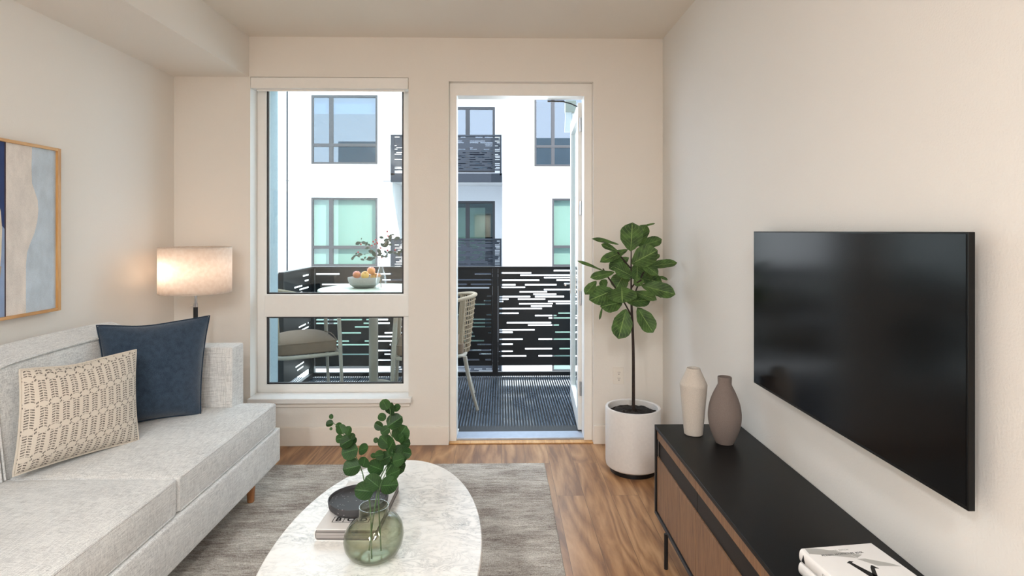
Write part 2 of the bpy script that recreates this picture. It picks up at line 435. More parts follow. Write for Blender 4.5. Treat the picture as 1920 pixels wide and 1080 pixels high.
    def build(s, name, mats, parent=None, bevel=0, smooth=True, angle=35, world=True, subsurf=0, solid=0):
        me = bpy.data.meshes.new(name); off = Vector((0, 0, 0))
        if parent is not None and world:
            p = parent
            while p.parent: p = p.parent
            off = Vector(p.location)
        me.from_pydata([tuple(v - off) for v in s.v], [], s.f)
        if not isinstance(mats, (list, tuple)): mats = [mats]
        for m in mats: me.materials.append(m)
        for i, p in enumerate(me.polygons): p.material_index = s.mi[i]
        if s.uv:
            lay = me.uv_layers.new(name='UVMap')
            for fi, uvs in s.uv.items():
                for li, uvc in zip(me.polygons[fi].loop_indices, uvs): lay.data[li].uv = uvc
        me.update()
        o = bpy.data.objects.new(name, me); COL.objects.link(o)
        if parent is not None: o.parent = parent
        if smooth:
            for p in me.polygons: p.use_smooth = True
            if not subsurf:
                try: me.set_sharp_from_angle(angle=R(angle))
                except Exception: pass
        if bevel:
            b = o.modifiers.new('bevel', 'BEVEL'); b.width = bevel; b.segments = 3; b.limit_method = 'ANGLE'; b.angle_limit = R(40)
            b.harden_normals = False
        if solid:
            b = o.modifiers.new('solid', 'SOLIDIFY'); b.thickness = solid; b.offset = 0
        if subsurf:
            b = o.modifiers.new('sub', 'SUBSURF'); b.levels = subsurf; b.render_levels = subsurf
        return o

def thing(name, label, cat, loc=(0, 0, 0), rz=0, group=None):
    o = bpy.data.objects.new(name, None); COL.objects.link(o); o.location = loc; o.rotation_euler = (0, 0, rz)
    o.empty_display_size = .1; o['label'] = label; o['category'] = cat
    if group: o['group'] = group
    return o
def tag(o, label, cat, group=None, kind=None):
    o['label'] = label; o['category'] = cat
    if group: o['group'] = group
    if kind: o['kind'] = kind
    return o
def struct(o, label=None, cat=None):
    o['kind'] = 'structure'
    if label: o['label'] = label
    if cat: o['category'] = cat
    return o
def wall_cells(x0, x1, z0, z1, y0, y1, holes):
    xs = sorted({x0, x1, *[h[0] for h in holes], *[h[1] for h in holes]})
    zs = sorted({z0, z1, *[h[2] for h in holes], *[h[3] for h in holes]})
    def ins(i, j, k):
        cx = (xs[i] + xs[i + 1]) / 2; cz = (zs[k] + zs[k + 1]) / 2
        return not any(h[0] < cx < h[1] and h[2] < cz < h[3] for h in holes)
    return MB().cells(xs, [y0, y1], zs, ins)

# ------------------------------------------------------------------ the room
XL, XR, YB, YR, ZC = -2.226, 1.113, 3.99, -3.2, 2.79
YE = 4.31                              # outer face of the window wall
WX0, WX1, WZ0, WZ1 = -1.712, -.637, .33, 2.515     # window hole
DX0, DX1, DZ1 = -.362, .632, 2.492                 # door hole
struct(MB().box(XL - .2, XR + .2, YR - .2, YB + .14, -.2, 0).build('floor', M['floor'], smooth=False), 'oak plank floor of the living room', 'floor')
struct(MB().box(XL - .2, XR + .2, YR - .2, YB, ZC, ZC + .3).build('ceiling', M['ceil'], smooth=False), 'painted ceiling', 'ceiling')
struct(MB().box(XL - .2, XL, YR - .2, YB, 0, ZC).build('wall_left', M['wall'], smooth=False), 'plain painted wall behind the sofa', 'wall')
struct(MB().box(XR, XR + .2, YR - .2, YB, 0, ZC).build('wall_right', M['wallR'], smooth=False), 'textured wall carrying the television', 'wall')
struct(MB().box(XL, XR, YR - .2, YR, 0, ZC).build('wall_rear', M['wall'], smooth=False), 'wall behind the camera', 'wall')
wb = wall_cells(-9, 9, -5.5, 6.4, YB, YE, [(WX0, WX1, WZ0, WZ1), (DX0, DX1, 0.0, DZ1)])
wb.mi = [0] * len(wb.f)
for i, f in enumerate(wb.f):
    if all(abs(wb.v[k].y - YE) < 1e-4 for k in f): wb.mi[i] = 1
    c = sum((wb.v[k] for k in f), Vector()) / len(f)
    if WX0 - .01 < c.x < WX1 + .01 and WZ0 - .01 < c.z < WZ1 + .01 and c.y > YB + .01 and c.y < YE - .01: wb.mi[i] = 2
struct(wb.build('wall_back', [M['wall'], M['exterior'], M['frame']], smooth=False), 'window wall with the window and the balcony door', 'wall')
struct(MB().box(XL, -1.72, YR, YB, 2.515, ZC).build('trim_1', M['wall'], smooth=False), 'dropped soffit along the left wall', 'soffit')
# baseboards
def baseboard(name, x0, x1, y0, y1, label):
    struct(MB().box(x0, x1, y0, y1, 0, .128).build(name, M['trim'], bevel=.003), label, 'baseboard')
baseboard('baseboard_back', XL, DX0 - .0, YB - .014, YB, 'baseboard under the window')
baseboard('baseboard_back_right', DX1 + .0, XR, YB - .014, YB, 'baseboard behind the planter')
baseboard('baseboard_right', XR - .014, XR, YR, YB - .014, 'baseboard behind the media console')
baseboard('baseboard_left', XL, XL + .014, YR, YB - .014, 'baseboard behind the sofa')

# window
W1 = struct(thing('window_1', 'tall white framed window with a small lower pane', 'window', ((WX0 + WX1) / 2, 4.14, WZ0)))
fy0, fy1 = 4.10, 4.17
gx0, gx1 = -1.648, -.690
z_b0, z_b1 = .862, 1.022      # cross bar
m = wall_cells(WX0, WX1, WZ0, WZ1, fy0, fy1, [(gx0, gx1, .388, z_b0), (gx0, gx1, z_b1, 2.462)])
m.build('window_frame', M['frame'], W1, bevel=.004)
MB().box(gx0 - .004, gx1 + .05, fy0 - .018, fy0 - .001, z_b0 + .004, z_b1 - .004).build('cross_rail', M['frame'], W1, bevel=.003)
gk = MB()
for a, b in ((.388, z_b0), (z_b1, 2.462)):
    for (x0, x1, z0, z1) in ((gx0, gx0 + .012, a, b), (gx1 - .012, gx1, a, b), (gx0, gx1, a, a + .010), (gx0, gx1, b - .010, b)):
        gk.box(x0, x1, fy0 + .012, fy0 + .03, z0, z1)
gk.build('gasket', M['winframe'], W1)
for a, b in ((.388, z_b0), (z_b1, 2.462)): MB().box(gx0, gx1, fy0 + .02, fy0 + .026, a, b).build('pane', M['glass'], W1, smooth=False)
MB().box(WX0 - .0, -.612, YB - .055, fy0, .300, .333).build('window_sill', M['sill'], W1, bevel=.004)
MB().box(WX0 - .0, -.625, YB - .022, YB - .0005, .268, .300).build('sill_apron', M['trim'], W1, bevel=.003)
MB().box(WX0, -1.652, fy1 + .001, YE + .012, WZ0 - .02, 2.50).build('exterior_jamb', M['exterior'], W1)
# roller blind cassette
RB = thing('roller_blind', 'white roller blind cassette across the top of the window', 'blind', ((WX0 + WX1) / 2, YB, 2.435))
MB().box(WX0 + .004, WX1 - .002, YB - .006, YB + .075, 2.437, 2.512).build('cassette', M['frame'], RB, bevel=.003)
MB().box(WX0 + .03, WX1 - .03, YB + .03, YB + .034, 2.425, 2.437).build('hem_bar', M['frame'], RB)

# door frame + leaf
D1 = struct(thing('door_1', 'white frame and threshold of the open balcony door', 'door frame', (.13, 4.05, 0)))
jy0, jy1 = 4.035, 4.16
ix0, ix1, iz1 = -.312, .575, 2.405
MB().cells([DX0, ix0, ix1, DX1], [jy0, jy1], [0.0, iz1, DZ1], lambda i, j, k: not (i == 1 and k == 0)).build('door_frame', M['frame'], D1, bevel=.004)
MB().box(ix0, ix1, 4.05, 4.185, .0, .022).build('threshold', M['threshold'], D1, bevel=.003)
MB().box(ix0, ix1, 4.186, YE + .02, .0, .014).build('outer_sill', M['deck_dark'], D1, bevel=.003)
MB().box(DX0, DX1, YB + .0, 4.05, 0.0, .008).build('floor_strip', M['oakY'], D1, bevel=.002)
DL = thing('door_2', 'open glazed balcony door leaf seen nearly edge on', 'door', (.550, 4.18, .03), R(86.9))
DL['kind'] = 'structure'
# local: x along the leaf (away from hinge), y thickness
lw, lh, lt = .86, 2.36, .045
MB().cells([0, .09, lw - .09, lw], [-lt, 0], [0, .12, lh - .1, lh], lambda i, j, k: not (i == 1 and k == 1)).build('leaf_frame', M['frame'], DL, bevel=.003, world=False)
MB().box(.09, lw - .09, -lt / 2 - .003, -lt / 2 + .003, .12, lh - .1).build('pane', M['glass'], DL, world=False, smooth=False)
hd = MB().cyl((lw - .05, 0, .98), (lw - .05, .05, .98), .008).cyl((lw - .05, .05, .98), (lw - .17, .05, .98), .008); hd.box(lw - .07, lw - .03, 0, .006, .9, 1.1)
hd.build('handle', M['chrome'], DL, world=False)
hg = MB()
for z in (.25, .9, 1.55, 2.15): hg.cyl((-.006, -.02, z), (-.006, -.02, z + .1), .008)
hg.build('hinge', M['chrome'], DL, world=False)
MB().box(0.0, lw, -lt - .004, -.0, -.012, 0.0).build('sweep', M['black'], DL, world=False)
DC = thing('door_closer', 'thin dark closer arm at the top of the balcony doorway', 'door closer', (.5, 4.15, 2.4))
MB().tube([(.44, 4.17, 2.396), (.50, 4.2, 2.388), (.565, 4.25, 2.372)], .005).build('arm', M['winframe'], DC)
MB().box(.33, .45, 4.162, 4.175, 2.392, 2.402).build('track', M['winframe'], DC)

# outlet
OU = thing('wall_outlet', 'white double socket on the wall left of the fig tree', 'outlet', (.805, YB, .467))
MB().box(.768, .842, YB - .005, YB, .410, .525).build('cover_plate', M['outlet'], OU, bevel=.002)
for z in (.486, .446):
    so = MB().lathe([(.0165, 0), (.0165, .002)], (0, 0, 0), 24, cap1=True)
    so.v = [Vector((.808 + p.x, YB - .0052 - p.z, z + p.y * .85)) for p in so.v]
    s1 = so.build('socket', M['outlet'], OU)
    sl = MB().box(.8015, .8035, YB - .0078, YB - .007, z + .001, z + .009).box(.8125, .8145, YB - .0078, YB - .007, z + .001, z + .009)
    sl.box(.8055, .8105, YB - .0078, YB - .007, z - .010, z - .005)
    sl.build('slot', M['hole'], s1)

# fill lamps added to brighten the room, unseen behind the camera
for i, (x, y) in enumerate(((-1.15, -.9), (.15, -.9), (-1.15, -2.3), (.15, -2.3))):
    L = thing('fill_light', ('near left', 'near right', 'far left', 'far right')[i] + ' one of the four added round fill lights behind the camera', 'fill light', (x, y, ZC), group='added flush fill lights behind the camera')
    MB().lathe([(.17, -.03), (.18, -.028), (.18, 0)], (x, y, ZC), 40, cap0=False, cap1=True).build('frame', M['trim'], L)
    MB().lathe([(.168, -.028), (.168, -.02)], (x, y, ZC), 40, cap1=True).build('diffuser', M['diffuser'], L)
    ld = bpy.data.lights.new('lamp', 'AREA'); ld.shape = 'DISK'; ld.size = .32; ld.energy = FILL_W; ld.color = (.95, .985, 1)
    lo = bpy.data.objects.new('lamp', ld); COL.objects.link(lo); lo.parent = L; lo.location = (0, 0, -.035)

# ------------------------------------------------------------------ sofa
SX0, SXF, SY1 = -2.19, -1.285, 3.36
SF = thing('sofa', 'light grey linen sofa along the left wall with welted seat cushions', 'sofa', (-1.75, 2.3, 0.012))
def lin(a, b, n): return [a + (b - a) * i / n for i in range(n + 1)]
def edge_grid(a, b, n, e=.022):
    return [a, a + e] + lin(a + e * 2.2, b - e * 2.2, n) + [b - e, b]
def pad(name, x0, x1, y0, y1, z0, z1, cut=None, crown=.02, front_bulge=.01, parent=None, nx=7, ny=8, e=.02, mat='sofa'):
    xs = edge_grid(x0, x1, nx, e); ys = edge_grid(y0, y1, ny, e)
    if cut:
        for v in (cut[0] - e, cut[0], cut[0] + e):
            xs.append(v)
        for v in (cut[1] - e, cut[1], cut[1] + e):
            ys.append(v)
        xs = sorted(v for v in set(xs) if not (abs(v - cut[0]) < e * .9 and abs(v - cut[0]) > 1e-6)); ys = sorted(v for v in set(ys) if not (abs(v - cut[1]) < e * .9 and abs(v - cut[1]) > 1e-6))
    zs = [z0, z0 + e, (z0 + z1) / 2, z1 - e, z1]
    def ins(i, j, k):
        if not cut: return True
        return not ((xs[i] + xs[i + 1]) / 2 < cut[0] and (ys[j] + ys[j + 1]) / 2 > cut[1])
    mb = MB().cells(xs, ys, zs, ins)
    cx, cy = (x0 + x1) / 2, (y0 + y1) / 2
    for v in mb.v:
        a = max(0, 1 - (abs(v.x - cx) / ((x1 - x0) / 2)) ** 2.2); b = max(0, 1 - (abs(v.y - cy) / ((y1 - y0) / 2)) ** 2.6)
        t = (v.z - z0) / (z1 - z0)
        v.z += crown * (a * b) ** .6 * max(0, t)
        v.x += front_bulge * math.sin(math.pi * t) * b * (1 if v.x > cx else 0) * (1 if v.x > x1 - e * .5 else 0)
    return mb.build(name, M[mat], parent, subsurf=2)
# base
pad('base', SX0, -1.270, 1.14, SY1, .150, .338, crown=0, front_bulge=.012, parent=SF, e=.014)
def welt(name, pts, r, parent, closed=True):
    # round the corners a little
    out = []; n = len(pts)
    for i in range(n):
        p = Vector(pts[i]); a = Vector(pts[i - 1]); b = Vector(pts[(i + 1) % n])
        if not closed and i in (0, n - 1): out.append(p); continue
        d1 = (a - p); d2 = (b - p); k = min(.03, d1.length / 3, d2.length / 3)
        q1 = p + d1.normalized() * k; q2 = p + d2.normalized() * k
        for t in (0, .33, .66, 1): out.append((q1 * (1 - t) ** 2 + p * 2 * t * (1 - t) + q2 * t ** 2))
    return MB().tube(out, r, 8, closed=closed).build(name, M['sofa'], parent)
# seat cushions
c1 = pad('seat_cushion', -2.02, SXF, 2.337, 3.338, .342, .482, cut=(-1.482, 3.208), crown=.028, parent=SF, e=.018)
w_ = .006
def outline(z, y0, y1, L=True, g=.004):
    if L: return [(SXF - g, y0 + g, z), (SXF - g, y1 - g, z), (-1.482, y1 - g, z), (-1.482 + g, 3.212, z), (-2.0, 3.206, z), (-2.0, y0 + g, z)]
    return [(SXF - g, y0 + g, z), (SXF - g, y1 - g, z), (-2.0, y1 - g, z), (-2.0, y0 + g, z)]
welt('piping', outline(.478, 2.337, 3.338), .0062, c1); welt('piping', outline(.346, 2.337, 3.338), .0062, c1)
c2 = pad('seat_cushion', -2.02, SXF, 1.33, 2.326, .342, .482, crown=.028, parent=SF, e=.018)
welt('piping', outline(.478, 1.33, 2.326, False), .0062, c2); welt('piping', outline(.346, 1.33, 2.326, False), .0062, c2)
# arms
for (y0, y1) in ((3.213, SY1 - .002), (1.142, 1.322)):
    ar = pad('arm', SX0 + .005, -1.478, y0, y1, .335, .826, crown=0, front_bulge=.0, parent=SF, e=.014, ny=2)
    ys_ = y0 - .001 if y0 > 2 else y1 + .001
    MB().tube([(-1.512, ys_, .49), (-1.512, ys_, .79), (-1.53, ys_, .795), (-2.0, ys_, .795)], .0028, 6).build('seam', M['sofa'], ar)
# back frame
pad('back_frame', SX0, -2.12, 1.14, SY1, .335, .88, crown=0, front_bulge=0, parent=SF, e=.014)
# back cushions: thick slabs leaning slightly
def back_cushion(y0, y1):
    ys = edge_grid(y0, y1, 9, .02); ts = [0, .05, .2, .4, .6, .8, .93, 1.0]; ds = [0, .12, .5, .88, 1]
    mb = MB().cells(ds, ys, ts, lambda i, j, k: True)
    for v in mb.v:
        d, y, t = v.x, v.y, v.z
        b = max(0, 1 - (abs(y - (y0 + y1) / 2) / ((y1 - y0) / 2)) ** 3)
        puff = .030 * b * math.sin(math.pi * min(1, t * .9 + .05))
        xf = -1.945 - .045 * t + puff; xb = -2.105 - .02 * t
        v.x = xb + (xf - xb) * d
        ztop = .925 + .05 * (1 - d) * 1.0 + .014 * b
        v.z = .478 + (ztop - .478) * t
    o = mb.build('back_cushion', M['sofa'], SF, subsurf=2)
    fr = [(-1.945 + .004, y0 + .006, .49), (-1.992 + .004, y0 + .006, .915)]
    for q in range(1, 12):
        u = q / 12; b = max(0, 1 - abs(u * 2 - 1) ** 3); fr.append((-1.990 + .004 + .006 * b, y0 + (y1 - y0) * u, .923 + .014 * b))
    fr += [(-1.992 + .004, y1 - .006, .915), (-1.945 + .004, y1 - .006, .49)]
    MB().tube(fr, .005, 8).build('piping', M['sofa'], o)
back_cushion(2.300, 3.205); back_cushion(1.33, 2.294)
for (x, y) in ((-1.345, 3.14), (-1.345, 1.3), (-2.08, 3.14), (-2.08, 1.3)):
    MB().lathe([(.016, 0.0), (.018, .004), (.026, .14)], (x, y, .012), 20, cap1=True).build('leg', M['legwood'], SF)

# cushions given by four corners
def cushion(name, label, mat, TL, TR, BR, BL, thick, n=24, group=None, pip=None, sag=.0, bow=.055):
    TL, TR, BR, BL = [Vector(p) for p in (TL, TR, BR, BL)]
    c = (TL + TR + BR + BL) / 4; root = thing(name, label, 'cushion', (c.x, c.y, min(BL.z, BR.z)), group=group)
    nrm = (TR - TL + BR - BL).cross(TL - BL + TR - BR).normalized()
    mb = MB(); W = (TR - TL).length; H = (TL - BL).length
    def pt(u, v, sgn):
        a, b = u * 2 - 1, v * 2 - 1
        a2 = a * (1 - bow * (1 - b * b)) ; b2 = b * (1 - bow * (1 - a * a))
        if b > 0: b2 -= sag * b * math.exp(-(a + .2) ** 2 * 5)
        uu, vv = (a2 + 1) / 2, (b2 + 1) / 2
        p = (BL * (1 - uu) + BR * uu) * (1 - vv) + (TL * (1 - uu) + TR * uu) * vv
        h = ((1 - abs(a) ** 2.3) * (1 - abs(b) ** 2.3))
        h = max(0, h) ** .62 * thick / 2 + .004
        wr = .004 * math.sin(a * 7 + b * 3) * (1 - abs(b)) * abs(a)
        return p + nrm * (h + wr) * sgn
    for sgn in (1, -1):
        base = len(mb.v)
        for j in range(n + 1):
            for i in range(n + 1): mb.v.append(pt(i / n, j / n, sgn))
        for j in range(n):
            for i in range(n):
                q = [base + j * (n + 1) + i, base + j * (n + 1) + i + 1, base + (j + 1) * (n + 1) + i + 1, base + (j + 1) * (n + 1) + i]
                uvq = [(i / n, j / n), ((i + 1) / n, j / n), ((i + 1) / n, (j + 1) / n), (i / n, (j + 1) / n)]
                if sgn < 0: q = q[::-1]; uvq = uvq[::-1]
                mb.face(q, uvq)
    # rim
    per = [(i, 0) for i in range(n)] + [(n, j) for j in range(n)] + [(n - i, n) for i in range(n)] + [(0, n - j) for j in range(n)]
    k = (n + 1) ** 2
    for a in range(len(per)):
        (i0, j0), (i1, j1) = per[a], per[(a + 1) % len(per)]
        p, q = j0 * (n + 1) + i0, j1 * (n + 1) + i1
        mb.face([p, p + k, q + k, q], [(i0 / n, j0 / n)] * 2 + [(i1 / n, j1 / n)] * 2)
    o = mb.build('cover', M[mat], root, subsurf=1)
    if pip:
        loop = [(pt(i / n, j / n, 1) + pt(i / n, j / n, -1)) / 2 for i, j in per]
        MB().tube(loop, .0045, 8, closed=True).build('piping', M[pip], root)
    return root
cushion('throw_pillow', 'navy blue square cushion leaning in the sofa corner by the arm', 'navy',
        at(181, 610, X=-1.99), at(393, 592, Y=3.17), at(376, 777, Y=3.075), (-1.925, 2.86, .497), .20, pip='navy_piping', sag=.035, bow=.065)
cushion('throw_pillow', 'beige block printed lumbar cushion in front of the navy one', 'print',
        at(37, 693, X=-1.87), at(255, 656, X=-1.735), at(260, 826, Z=.505), at(24, 893, Z=.515), .15, pip='print', sag=.05, bow=.05)

# ------------------------------------------------------------------ floor lamp
LP = thing('floor_lamp', 'floor lamp with a lit drum shade in the corner behind the sofa', 'lamp', (-1.93, 3.70, 0))
lx, ly = -1.93, 3.70
MB().lathe([(.13, 0), (.13, .018), (.02, .03)], (lx, ly, 0), 40, cap1=True).build('base', M['black'], LP)
MB().cyl((lx, ly, .03), (lx, ly, 0.80), .011).cyl((lx, ly, .80), (lx, ly, .985), .0135).build('pole', M['black'], LP)
MB().cyl((lx, ly, .985), (lx, ly, 1.17), .0095).cyl((lx, ly, .975), (lx, ly, 1.01), .0125).build('upper_pole', M['chrome'], LP)
MB().tube([(lx, ly, 1.0), (lx - .03, ly - .01, .99)], .0025).build('switch', M['chrome'], LP)
sh = MB().lathe([(.207, 1.076), (.207, 1.364)], (lx, ly, 0), 64, cap0=False)
sh.build('lamp_shade', M['shade'], LP, solid=.003)
MB().lathe([(.203, 1.352), (.203, 1.355)], (lx, ly, 0), 48, cap1=True).build('added_top_diffuser', M['shade'], LP)  # unseen disc added to keep the bulb's light arcs off the wall
MB().lathe([(.203, 1.086), (.203, 1.089)], (lx, ly, 0), 48, cap1=True).build('added_bottom_diffuser', M['shade'], LP)  # unseen lower disc, added to soften the bulb's spill
rg = MB()
for z in (1.078, 1.362): rg.tube([(lx + .207 * math.cos(a * math.pi / 24), ly + .207 * math.sin(a * math.pi / 24), z) for a in range(48)], .0028, 6, closed=True)
for a in (0, 2.09, 4.19): rg.cyl((lx, ly, 1.165), (lx + .206 * math.cos(a), ly + .206 * math.sin(a), 1.1), .002)
rg.build('shade_ring', M['shade'], LP)
MB().cyl((lx - .02, ly, 1.165), (lx - .02, ly, 1.2), .014).build('socket', M['chrome'], LP)
MB().ball((lx - .045, ly - .02, 1.215), .028).build('bulb', M['bulb_on'], LP)
bd = bpy.data.lights.new('bulb_light', 'POINT'); bd.energy = BULB_W; bd.color = (1, .92, .84); bd.shadow_soft_size = .03
bo = bpy.data.objects.new('bulb_light', bd); COL.objects.link(bo); bo.parent = LP; bo.location = (-.075, -.10, 1.215)

# ------------------------------------------------------------------ painting on the left wall
pf0, pf1, pz0, pz1 = 1.72, 2.921, 1.072, 1.872
PX = XL; th = .042
PT = thing('framed_painting', 'abstract blue and cream painting in an oak frame', 'painting', (PX, (pf0 + pf1) / 2, pz0))
MB().box(PX, PX + th, pf1 - .021, pf1, pz0, pz1).build('frame_side', M['oak'], PT, bevel=.001)
MB().box(PX, PX + th, pf0, pf0 + .021, pz0, pz1).build('frame_side', M['oak'], PT, bevel=.001)
MB().box(PX, PX + th, pf0 + .021, pf1 - .021, pz0, pz0 + .014).build('frame_bottom', M['oakY'], PT, bevel=.001)
MB().box(PX, PX + th, pf0 + .021, pf1 - .021, pz1 - .014, pz1).build('frame_top', M['oakY'], PT, bevel=.001)
cv = MB(); cx_ = PX + th - .012
y0_, y1_, z0_, z1_ = pf0 + .021, pf1 - .021, pz0 + .014, pz1 - .014
cv.box(PX + .01, cx_, y0_, y1_, z0_, z1_)                                    # cream ground
lv = [0]
def patch(mi, poly):
    lv[0] += 1; cv.cur = mi; cv.prism(poly, cx_ - .001, cx_ + .0005 * lv[0], 'YZ'); cv.cur = 0
YN = 2.607                                                                    # vertical seam
def zz(t): return z0_ + (z1_ - z0_) * t
patch(1, [(2.757, zz(1)), (y1_, zz(1)), (y1_, zz(0)), (2.722, zz(0)), (2.722, zz(.28)), (2.728, zz(.36)), (2.748, zz(.42)), (2.772, zz(.48)), (2.788, zz(.55)), (2.794, zz(.62)), (2.790, zz(.68)), (2.772, zz(.735)), (2.757, zz(.78)), (2.754, zz(.88))])
patch(2, [(y0_, zz(1)), (YN, zz(1)), (YN, zz(.5)), (2.585, zz(.53)), (2.55, zz(.55)), (y0_, zz(.55))])
patch(5, [(y0_, zz(0)), (YN, zz(0)), (YN, zz(.5)), (2.585, zz(.53)), (2.55, zz(.55)), (y0_, zz(.55))])
patch(3, [(2.42, zz(.75)), (2.52, zz(.70)), (2.55, zz(.665)), (2.572, zz(.66)), (2.585, zz(.6)), (2.592, zz(.5)), (2.588, zz(.36)), (2.575, zz(.2)), (2.53, zz(.16)), (2.4, zz(.12)), (2.3, zz(.3)), (2.3, zz(.6))])
patch(4, [(2.36, zz(.29)), (2.588, zz(.29)), (2.578, zz(.2)), (2.53, zz(.165)), (2.40, zz(.125))])
patch(6, [(YN - .002, zz(0)), (YN + .003, zz(0)), (YN + .003, zz(1)), (YN - .002, zz(1))])
patch(1, [(y0_, zz(.0)), (1.95, zz(.0)), (2.0, zz(.5)), (1.93, zz(1)), (y0_, zz(1))])
cv.build('canvas', [M['art_cream'], M['art_pale'], M['art_navy'], M['art_ivory'], M['art_taupe'], M['art_blue'], M['art_line']], PT, smooth=False)

# ------------------------------------------------------------------ rug
rg = MB().cells(lin(-2.1, .270, 30), lin(.3, 3.638, 40), [0.0, .011], lambda i, j, k: True)
for v in rg.v:
    if abs(v.x - .27) < .001: v.x += random.uniform(-.002, .003)
tag(rg.build('rug', M['rug'], bevel=.004), 'distressed grey and brown woven rug under the coffee table', 'rug')

# ------------------------------------------------------------------ coffee table
tcx, tcy, tz = -.412, 1.943, .42
CT = thing('coffee_table', 'oval white marble coffee table on the rug', 'table', (tcx, tcy, .011))
mb = MB(); seg = 120; ta = R(1.8)
prof = [(1 - .012, -.024), (1 - .003, -.021), (1, -.012), (1 - .003, -.003), (1 - .012, 0)]
for s_, z_ in prof:
    for i in range(seg):
        a = 2 * math.pi * i / seg; x, y = .348 * math.cos(a), .719 * math.sin(a)
        k = 1 - (1 - s_) * .35 / math.hypot(x, y); x *= k; y *= k
        mb.v.append(Vector((tcx + x * math.cos(ta) - y * math.sin(ta), tcy + x * math.sin(ta) + y * math.cos(ta), tz + z_)))
for j in range(len(prof) - 1):
    for i in range(seg): mb.face([j * seg + i, j * seg + (i + 1) % seg, (j + 1) * seg + (i + 1) % seg, (j + 1) * seg + i])
mb.face(list(range(seg))[::-1]); mb.face([4 * seg + i for i in range(seg)])
mb.build('tabletop', M['marble'], CT)
MB().lathe([(.15, .011), (.15, .03), (.10, .05), (.10, .38), (.15, .396)], (tcx, tcy + .3, 0), 40, cap1=True, sx=1).build('pedestal', M['pot'], CT)
MB().lathe([(.15, .011), (.15, .03), (.10, .05), (.10, .38), (.15, .396)], (tcx, tcy - .3, 0), 40, cap1=True, sx=1).build('pedestal', M['pot'], CT)

def book(name, label, c, size, rz, group=None, decorate=None, spine='L', cover='paper'):
    """c = centre of the bottom; size (w, l, h); spine on the local -x side"""
    w_, l_, h_ = size
    o = thing(name, label, 'book', c, rz, group)
    x0, x1, y0, y1 = -w_ / 2, w_ / 2, -l_ / 2, l_ / 2
    t = .0022
    sp = []
    for i in range(9):
        a = math.pi * (i / 8 - .5); sp.append((x0 + .004 - .008 * math.cos(a), h_ / 2 + math.sin(a) * h_ / 2))
    inner = [(x0 + .007 - .008 * math.cos(math.pi * (i / 8 - .5)), h_ / 2 + math.sin(math.pi * (i / 8 - .5)) * (h_ / 2 - t)) for i in range(9)]
    MB().prism([(x1, 0)] + [(x1, t)] + inner + [(x1, h_ - t), (x1, h_)] + sp[::-1], y0, y1, 'XZ').build('cover', M[cover], o, world=False, angle=30)
    pg = [(x1 - .004, t), (x1 - .004, h_ - t)] + [(x0 + .0085 - .008 * math.cos(math.pi * (i / 8 - .5)), h_ / 2 + math.sin(math.pi * (i / 8 - .5)) * (h_ / 2 - t)) for i in range(9)][::-1]
    MB().prism(pg, y0 + .003, y1 - .003, 'XZ').build('pages', M['pages'], o, world=False, smooth=False)
    return o
def text(body, parent, loc, size, mat, rot=(0, 0, 0), name='lettering', bold=0, sx=1):
    cu = bpy.data.curves.new(name, 'FONT'); cu.body = body; cu.size = size; cu.extrude = .0002; cu.offset = bold
    cu.align_x = 'CENTER'; cu.align_y = 'CENTER'; cu.materials.append(mat)
    tmp = bpy.data.objects.new('tmp', cu); COL.objects.link(tmp); bpy.context.view_layer.update()
    me = bpy.data.meshes.new_from_object(tmp.evaluated_get(bpy.context.evaluated_depsgraph_get())); bpy.data.objects.remove(tmp)
    o = bpy.data.objects.new(name, me); COL.objects.link(o); o.parent = parent; o.location = loc; o.rotation_euler = rot; o.scale = (sx, 1, 1)
    return o

# book + dish + vase + stems on the coffee table
B1 = book('book', 'thick white hardback under the black dish on the marble table', (-.518, 2.152, tz), (.208, .372, .040), R(-2.0))
fr = MB(); 
for (x0, x1, y0, y1) in ((-.064, .064, -.140, -.1375), (-.064, .064, -.1045, -.102), (-.064, -.0615, -.140, -.102), (.0615, .064, -.140, -.102), (-.027, -.0245, -.140, -.102)):
    fr.box(x0, x1, y0, y1, .040, .0403)
fr.build('title_box', M['ink'], B1, world=False, smooth=False)
text('B', B1, (-.045, -.121, .0402), .036, M['ink'], bold=.001)
text('OLD', B1, (.020, -.121, .0402), .034, M['ink'], bold=.001)
DS = thing('dish', 'speckled black round dish on the white book', 'dish', (-.520, 2.122, .4605))
MB().lathe([(.080, 0), (.092, .004), (.104, .016), (.107, .036), (.106, .039), (.103, .039), (.100, .030), (.090, .024), (.05, .021), (.0005, .021)], (-.520, 2.122, .4605), 64).build('bowl', M['speckle'], DS)

VX, VY = -.409, 1.868
VS = thing('glass_vase', 'squat smoky green glass vase holding eucalyptus on the marble table', 'vase', (VX, VY, tz))
vb = MB()
outer = [(.001, .004), (.035, .0), (.058, .004), (.078, .018), (.091, .042), (.095, .068), (.090, .095), (.076, .116), (.058, .128), (.049, .133), (.0465, .139), (.0465, .165)]
inner = [(.044, .165), (.044, .139), (.046, .131), (.056, .124), (.073, .112), (.087, .093), (.092, .068), (.088, .044), (.075, .022), (.056, .009), (.035, .006), (.001, .006)]
vb.lathe(outer + inner, (VX, VY, tz), 64, cap0=False)
for v in vb.v:
    t = (v.z - tz) / .13
    if t < 1.03:                                 # blown, lopsided body
        a = (v.x - VX) / .095
        v.z += .012 * a * max(0, min(1, t)) ; 
vb.build('glass_body', M['olive_glass'], VS)
wt = MB().lathe([(.001, .007), (.055, .010), (.074, .023), (.0865, .045), (.0885, .05), (.001, .05)], (VX, VY, tz), 48, cap0=False)

